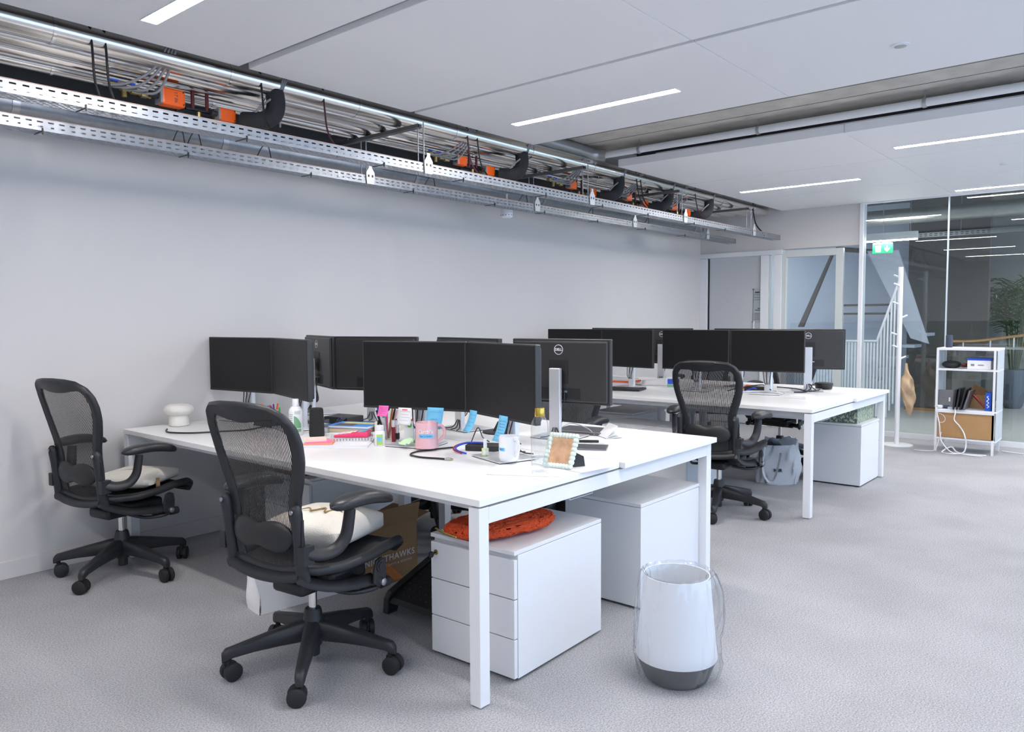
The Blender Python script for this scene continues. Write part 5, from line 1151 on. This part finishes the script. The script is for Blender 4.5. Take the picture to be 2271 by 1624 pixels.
wrap(0.0433, aw-0.55, aw+0.22, 0.046, lambda u: 0.061, m_bluenote, 'label_strip', t)
wraptext('THAT', 0.0436, aw-0.45, 0.15, 0.0535, 0.011, m_inkblue, t, 'strip_letter')
# black dock with coiled red and blue cable
t = thing('docking_station', 'flat black docking station behind the cable coil', 'dock', (0.76, 0.66, DT), math.radians(-62))
MB().box(-0.085, 0.085, -0.045, 0.045, 0, 0.028).obj('case', m_black, t, bevel=0.004); MB().lathe([(0.010, 0), (0.010, 0.001)], 18, Matrix.Translation((-0.02, 0, 0.028))).obj('power_button', m_steel, t)
cable('patch_cable', [(0.76, 0.66, DT+0.034), (0.71, 0.73, DT+0.034), (0.65, 0.75, DT+0.022), (0.615, 0.72, DT+0.012), (0.60, 0.66, DT+0.006)], 0.004, m_red, 'red cable looped over the black docking station')
cable('patch_cable', [(0.75, 0.645, DT+0.033), (0.70, 0.715, DT+0.036), (0.645, 0.735, DT+0.022), (0.615, 0.70, DT+0.012), (0.61, 0.64, DT+0.006)], 0.0045, m_blue, 'bright blue cable looped over the black docking station')
cable('desk_cable', [(0.70, 0.80, DT+0.006), (0.60, 0.84, DT+0.005), (0.50, 0.855, DT+0.005), (0.435, 0.82, DT+0.005), (0.42, 0.74, DT+0.005), (0.445, 0.66, DT+0.005), (0.455, 0.62, DT+0.005)], 0.0042, m_cable_blk, 'black cable looping across the front of the desk')
t = thing('cable_plug', 'grey metal plug at the end of the looping black cable', 'plug', (0.455, 0.62, DT+0.005), math.radians(-70))
MB().box(0, 0.03, -0.007, 0.007, -0.004, 0.006).obj('plug_body', m_steel, t, bevel=0.002); MB().box(0.03, 0.038, -0.004, 0.004, -0.0015, 0.003).obj('contact', m_gold, t)
cable('desk_cable', [(0.80, 0.79, DT+0.01), (0.82, 0.76, DT+0.09), (0.80, 0.71, DT+0.05), (0.79, 0.66, DT+0.035)], 0.0028, m_cable_blk, 'thin black cable arching above the docking station')
for k in range(4): cable('desk_cable', [(0.86+0.03*k, 0.60, DT+0.01), (0.82, 0.53+0.02*k, DT+0.02), (0.76+0.01*k, 0.55, DT+0.015), (0.74, 0.47+0.02*k, DT+0.01)], 0.0045, m_cable_blk, ['first', 'second', 'third', 'fourth'][k]+' black cable strand bundled behind the white mug')
t = thing('nail_polish', 'small pale green nail polish bottle with white cap', 'cosmetic', (0.612, 0.525, DT+0.0095))
MB().box(-0.012, 0.012, -0.012, 0.012, 0, 0.034).obj('glass_body', mat('pale_green_polish', srgb(214, 226, 176), 0.15), t, bevel=0.003); MB().box(-0.0126, 0.004, -0.0126, 0.0, 0.008, 0.026).obj('label', m_paper, t); MB().lathe([(0.0085, 0.034), (0.0085, 0.036), (0.0075, 0.075)], 16).obj('cap', m_whitemetal, t, smooth=40)
# glass bottle
t = thing('water_bottle', 'clear glass water bottle with gold cap at the desk edge', 'bottle', (0.478, 0.112, DT))
MB().lathe([(0.028, 0.0000), (0.0335, 0.0045), (0.0345, 0.0134), (0.0345, 0.1926), (0.032, 0.2106), (0.024, 0.2251), (0.019, 0.2307), (0.019, 0.2374)], 48).obj('glass_body', m_bottleglass, t, smooth=50)
MB().lathe([(0.0315, 0.0129), (0.0315, 0.0694), (0.001, 0.0694)], 40).obj('water', m_acrylic, t, smooth=50)
MB().lathe([(0.020, 0.2307), (0.0205, 0.2330), (0.0205, 0.2621), (0.0195, 0.2643)], 32).obj('cap', m_gold, t, smooth=40)
# bubble photo frame
t = thing('photo_frame', 'pale mint bubble photo frame with black easel back', 'photo frame', (0.640, 0.105, DT+0.002), math.radians(0))
fxx = Vector((0.14, -0.93, 0)).normalized()   # width direction on the desk
m_mint = mat('pale_mint_ceramic', srgb(222, 236, 226), 0.35)
tilt = Vector((0.24, -0.10, 1)).normalized()
def fp(a, b): return Vector((-0.045, 0.075, 0))+fxx*a+tilt*b
fw, fh = 0.118, 0.150
def bead(p, r): return MB().lathe([(r*math.sin(PI*k/8), -r*math.cos(PI*k/8)) for k in range(9)], 12, Matrix.Translation(p), capb=False, capt=False)
for k in range(9):
    for b in (0.012, fh-0.012): bead(fp(fw*k/8, b), 0.0105).obj('bead', m_mint, t, smooth=80)
for k in range(1, 7):
    for a in (0.0, fw): bead(fp(a, 0.012+(fh-0.024)*k/7), 0.0125).obj('bead', m_mint, t, smooth=80)
nn = fxx.cross(tilt)
q = [fp(0.006, 0.014), fp(fw-0.006, 0.014), fp(fw-0.006, fh-0.014), fp(0.006, fh-0.014)]
MB().add([tuple(p) for p in q], [(0, 1, 2, 3)]).obj('photo_print', mat('photo_tones', srgb(206, 164, 128), 0.35, noise=0.55, nscale=28), t, solid=0.002)
e0 = fp(fw*0.5, fh*0.62)-nn*0.004; e1 = fp(fw*0.95, 0.0)-nn*0.004
bk = Vector((0.10, -0.055, 0))
MB().add([tuple(fp(fw*0.62, fh*0.60)), tuple(fp(fw*0.62, 0.03)), (fp(fw*0.62, 0)+bk*0.45).to_tuple()[:2]+(0.002,), (fp(fw*0.62, 0)+bk).to_tuple()[:2]+(0.002,), tuple(fp(fw*0.62, fh*0.30)+bk*0.85)], [(0, 1, 2, 3, 4)]).obj('easel_leg', m_black, t, solid=0.003)
for k, (x, y, w, d, rz, lab) in enumerate(((0.50, 0.19, 0.21, 0.297, 0.5, 'white sheet lying under the clear bottle and photo frame'), (0.72, 0.12, 0.21, 0.29, -0.15, 'white sheet hanging over the end edge of the front bench'), (0.80, 0.26, 0.20, 0.22, 0.8, 'white sheet behind the photo frame'))):
    o = MB().box(-w/2, w/2, -d/2, d/2, 0, 0.0008).obj('paper_sheet', m_paper, None, loc=(x, y, DT+0.0004*(k+1))); o.rotation_euler = (0, 0, rz); tag(o, lab, 'paper', 'loose sheets on the front bench')
# far side items of the front bench
t = thing('tablet_stand', 'black round weighted stand base behind the front monitors', 'stand', (1.225, 0.965, DT))
MB().lathe([(0.10, 0), (0.10, 0.006), (0.09, 0.009), (0.03, 0.010)], 36).obj('base_disc', m_black, t, smooth=40); MB().add([(-0.035, -0.03, 0.01), (0.05, -0.03, 0.01), (0.05, 0.03, 0.01), (-0.035, 0.03, 0.01), (0.0, -0.025, 0.06), (0.05, -0.025, 0.06), (0.05, 0.025, 0.06), (0.0, 0.025, 0.06)], [(3, 2, 1, 0), (4, 5, 6, 7), (0, 1, 5, 4), (1, 2, 6, 5), (2, 3, 7, 6), (3, 0, 4, 7)]).obj('wedge', m_black, t, bevel=0.006)
t = thing('laptop', 'closed grey laptop at the foot of the large logo monitor', 'laptop', (1.52, 0.62, DT), math.radians(10))
MB().box(-0.10, 0.10, -0.14, 0.14, 0.001, 0.009).obj('base', mat('space_grey', (0.22, 0.22, 0.24)), t, bevel=0.003); MB().box(-0.10, 0.10, -0.14, 0.14, 0.010, 0.016).obj('lid', mat('space_grey', (0.22, 0.22, 0.24)), t, bevel=0.003)
t = thing('folded_leaflet', 'white folded leaflets standing on the far side of the front bench', 'paper', (1.42, 0.44, DT), math.radians(-35))
for k, (a, z) in enumerate(((0.05, 0.0), (0.35, 0.002), (0.75, 0.003))): MB().box(0, 0.09, -0.06, 0.06, z, z+0.0015, Matrix.Rotation(-a, 4, 'Y')).obj('leaf', m_paper, t)
cable('desk_cable', [(1.42, 0.70, DT+0.03), (1.46, 0.66, DT+0.05), (1.48, 0.58, DT+0.03), (1.44, 0.50, DT+0.006)], 0.003, m_cable_wht, 'thin white cable arching beside the logo monitor')
o = MB().box(-0.008, 0.008, -0.05, 0.05, 0, 0.012).obj('stapler', m_black, None, loc=(1.24, 0.40, DT), bevel=0.004); o.rotation_euler = (0, 0, 0.6); tag(o, 'small black marker lying behind the photo frame', 'pen')
o = MB().box(-0.07, 0.07, -0.11, 0.11, 0, 0.006).obj('tablet', mat('space_grey', (0.22, 0.22, 0.24)), None, loc=(1.10, 0.33, DT), bevel=0.002); o.rotation_euler = (0, 0, 0.5); tag(o, 'grey tablet lying behind the photo frame', 'tablet')
# sticky notes on the monitors (each hangs from the lower bezel)
def note(mon, yl, w, h, m, label, zt=0.0, curl=0.02, skew=0.0, writing=None, head=None, lines=0, heart=False):
    o = MONO[mon]
    t = thing('sticky_note', label, 'note'); a = o.rotation_euler.z
    c = o.location+Vector((math.cos(a)*0.0772-math.sin(a)*yl, math.sin(a)*0.0772+math.cos(a)*yl, 0.177+0.012+zt))
    t.location = c; t.rotation_euler = (0, 0, a)
    def sp_(s, v): return (curl*v*v+0.0004, -w/2+w*s+skew*v, -h*v)
    MB().grid(lambda u, v: sp_(u, v), 3, 8).obj('paper', m, t, smooth=80, solid=0.0003)
    def at_(s, v, dx=0.0006): p = sp_(s, v); return (p[0]+dx, p[1], p[2])
    for k in range(lines):
        v = 0.22+0.68*k/max(1, lines); a0 = 0.15+0.05*(k % 3); a1 = 0.88-0.08*(k % 2)
        MB().tube([at_(a0+(a1-a0)*i/10, v+0.012*math.sin(i*2.1+k)) for i in range(11)], 0.0006, 4).obj('handwriting', writing, t)
    if head: MB().add([at_(0.30, 0.08), at_(0.70, 0.08), at_(0.70, 0.16), at_(0.30, 0.16)], [(0, 1, 2, 3)]).obj('heading', head, t)
    if heart:
        hp = [at_(0.5+0.16*(16*math.sin(x)**3)/16, 0.62-0.12*(13*math.cos(x)-5*math.cos(2*x)-2*math.cos(3*x)-math.cos(4*x))/16) for x in [2*PI*i/20 for i in range(20)]]
        MB().tube(hp, 0.0006, 4, closed=True).obj('drawn_heart', writing, t)
    return t
note(2, -0.165, 0.056, 0.052, m_pinknote, 'pink sticky note under the left screen of the nearest pair', 0.002, 0.012, -0.006, m_red, lines=4)
note(2, -0.045, 0.074, 0.084, m_paper, 'white calendar sheet under the left screen of the nearest pair', -0.004, 0.015, 0, m_cable_grey, mat('coral_print', srgb(235, 110, 120)), 4)
note(2, 0.125, 0.088, 0.100, m_bluenote, 'large blue sticky note with heart above the pink mug', 0.004, 0.025, -0.008, m_inkblue, lines=2, heart=True)
note(3, -0.215, 0.066, 0.10, m_bluenote, 'narrow blue sticky note left of the white mug under the angled screen', 0.004, 0.03, -0.018, m_inkblue, lines=4)
note(3, 0.045, 0.070, 0.112, m_bluenote, 'written blue sticky note above the white mug', 0.006, 0.03, -0.016, m_ink, lines=6)

# ================================================================== THINGS ON THE REAR BENCH
t = thing('orange_folder', 'orange folder under papers on the rear bench near the wall', 'folder', (4.22, 2.13, DT), 0.1)
MB().box(-0.11, 0.11, -0.2, 0.2, 0.02, 0.035).obj('folder', m_orange, t); MB().box(-0.10, 0.115, -0.19, 0.2, 0, 0.02).obj('papers_below', mat('lilac_paper', srgb(226, 226, 240)), t); MB().box(-0.10, 0.10, -0.18, 0.19, 0.035, 0.05).obj('papers_above', m_paper, t)
t = thing('open_magazine', 'open white magazine sagging beside the orange folder', 'magazine', (4.34, 1.74, DT), 0.5)
MB().grid(lambda u, v: (-0.12+0.24*u, -0.16+0.32*v, 0.002+0.075*math.sin(PI*min(1, u*1.1))*(1-0.5*v)), 12, 8).obj('pages', m_paper, t, smooth=80, solid=0.004)
t = thing('tissue_carton', 'white, blue and green carton behind the rear mesh chair', 'box', (4.20, 1.53, DT), 0.5)
MB().box(-0.05, 0.05, -0.06, 0.06, 0, 0.085).obj('carton', m_paper, t, bevel=0.002); MB().box(-0.0506, -0.05, -0.05, 0.05, 0.03, 0.075).obj('blue_print', m_blue, t); MB().box(-0.0508, -0.05, -0.055, 0.055, 0.003, 0.028).obj('green_print', m_green, t)
o = MB().box(0, 0.13, -0.15, 0.0, 0, 0.020).obj('white_carton', m_paper, None, loc=(3.885, 0.40, DT), bevel=0.002); o.rotation_euler = (0, 0, -0.1); tag(o, 'flat white box beside the monitor base on the rear bench', 'box')
t = thing('conference_puck', 'black rounded desk speaker at the right end of the rear bench', 'speaker', (4.80, 0.43, DT))
MB().lathe([(0.06, 0), (0.066, 0.004), (0.075, 0.045), (0.07, 0.052), (0.02, 0.054)], 28).obj('body', m_black, t, smooth=50); MB().lathe([(0.05, 0.053), (0.045, 0.0555)], 24).obj('top_grille', m_dark, t, smooth=40)
o = MB().grid(lambda u, v: (0.09*u, 0.07*v, 0.001+0.012*u*v), 4, 4).obj('mint_note', mat('mint_paper', srgb(200, 232, 190)), None, loc=(4.80, 0.05, DT), solid=0.0005); tag(o, 'pale mint paper scrap near the right corner of the rear bench', 'note')
o = MB().add([(0, 0, 0), (0.12, 0.02, 0), (0.12, -0.12, 0), (0.0, -0.10, 0), (0.05, -0.03, 0.035), (0.10, -0.10, 0.03)], [(0, 1, 4), (1, 2, 5, 4), (2, 3, 5), (3, 0, 4, 5)]).obj('orange_paper', m_orange, None, loc=(4.37, 0.98, DT), solid=0.001); tag(o, 'orange paper peeking out behind the rear mesh chair', 'paper')
t = thing('router', 'black box with blue cable beside the rear monitor column', 'router', (4.30, 0.80, DT), 0.2)
MB().box(-0.06, 0.06, -0.10, 0.10, 0, 0.035).obj('case', m_black, t, bevel=0.004); MB().tube(spline([(-0.06, 0.0, 0.02), (-0.10, 0.02, 0.03), (-0.12, 0.07, 0.01)], 5), 0.005, 6).obj('blue_lead', m_blue, t, smooth=60)
for k, pts in enumerate(([(4.05, 0.95, DT+0.01), (4.15, 0.90, DT+0.03), (4.2, 0.72, DT+0.06), (4.12, 0.62, DT+0.03)], [(4.2, 0.6, DT+0.05), (4.35, 0.5, DT+0.03), (4.4, 0.42, DT+0.01), (4.5, 0.36, DT+0.02)], [(4.5, 0.45, DT+0.06), (4.42, 0.40, DT+0.05), (4.36, 0.42, DT+0.01), (4.3, 0.5, DT+0.006)])):
    cable('desk_cable', pts, 0.005, m_cable_blk, ['black cable arching left of the rear monitor column', 'black cable trailing right of the rear monitor column', 'short thick black cable at the rear logo monitor column'][k])
cable('desk_cable', [(3.98, 0.98, DT+0.006), (4.05, 0.86, DT+0.006), (4.15, 0.78, DT+0.01), (4.1, 0.6, DT+0.02), (4.12, 0.52, DT+0.006)], 0.006, m_cable_wht, 'white cable lying beside the rear monitor base')
t = thing('closed_laptop', 'closed dark laptop on the rear bench right of the logo monitor', 'laptop', (3.72, 1.72, DT), 0.25)
MB().box(-0.11, 0.11, -0.15, 0.15, 0.001, 0.009).obj('base', m_dark, t, bevel=0.003); MB().box(-0.11, 0.11, -0.15, 0.15, 0.010, 0.016).obj('lid', m_dark, t, bevel=0.003)
t = thing('wooden_stool', 'small oak stool under the rear bench', 'stool', (4.35, 1.52, 0))
MB().box(-0.15, 0.15, -0.2, 0.2, 0.58, 0.62).obj('seat', m_wood, t, bevel=0.004)
for a in (-0.13, 0.1):
    for b in (-0.18, 0.15): MB().box(a, a+0.03, b, b+0.03, 0, 0.58).obj('leg', m_whitemetal, t)
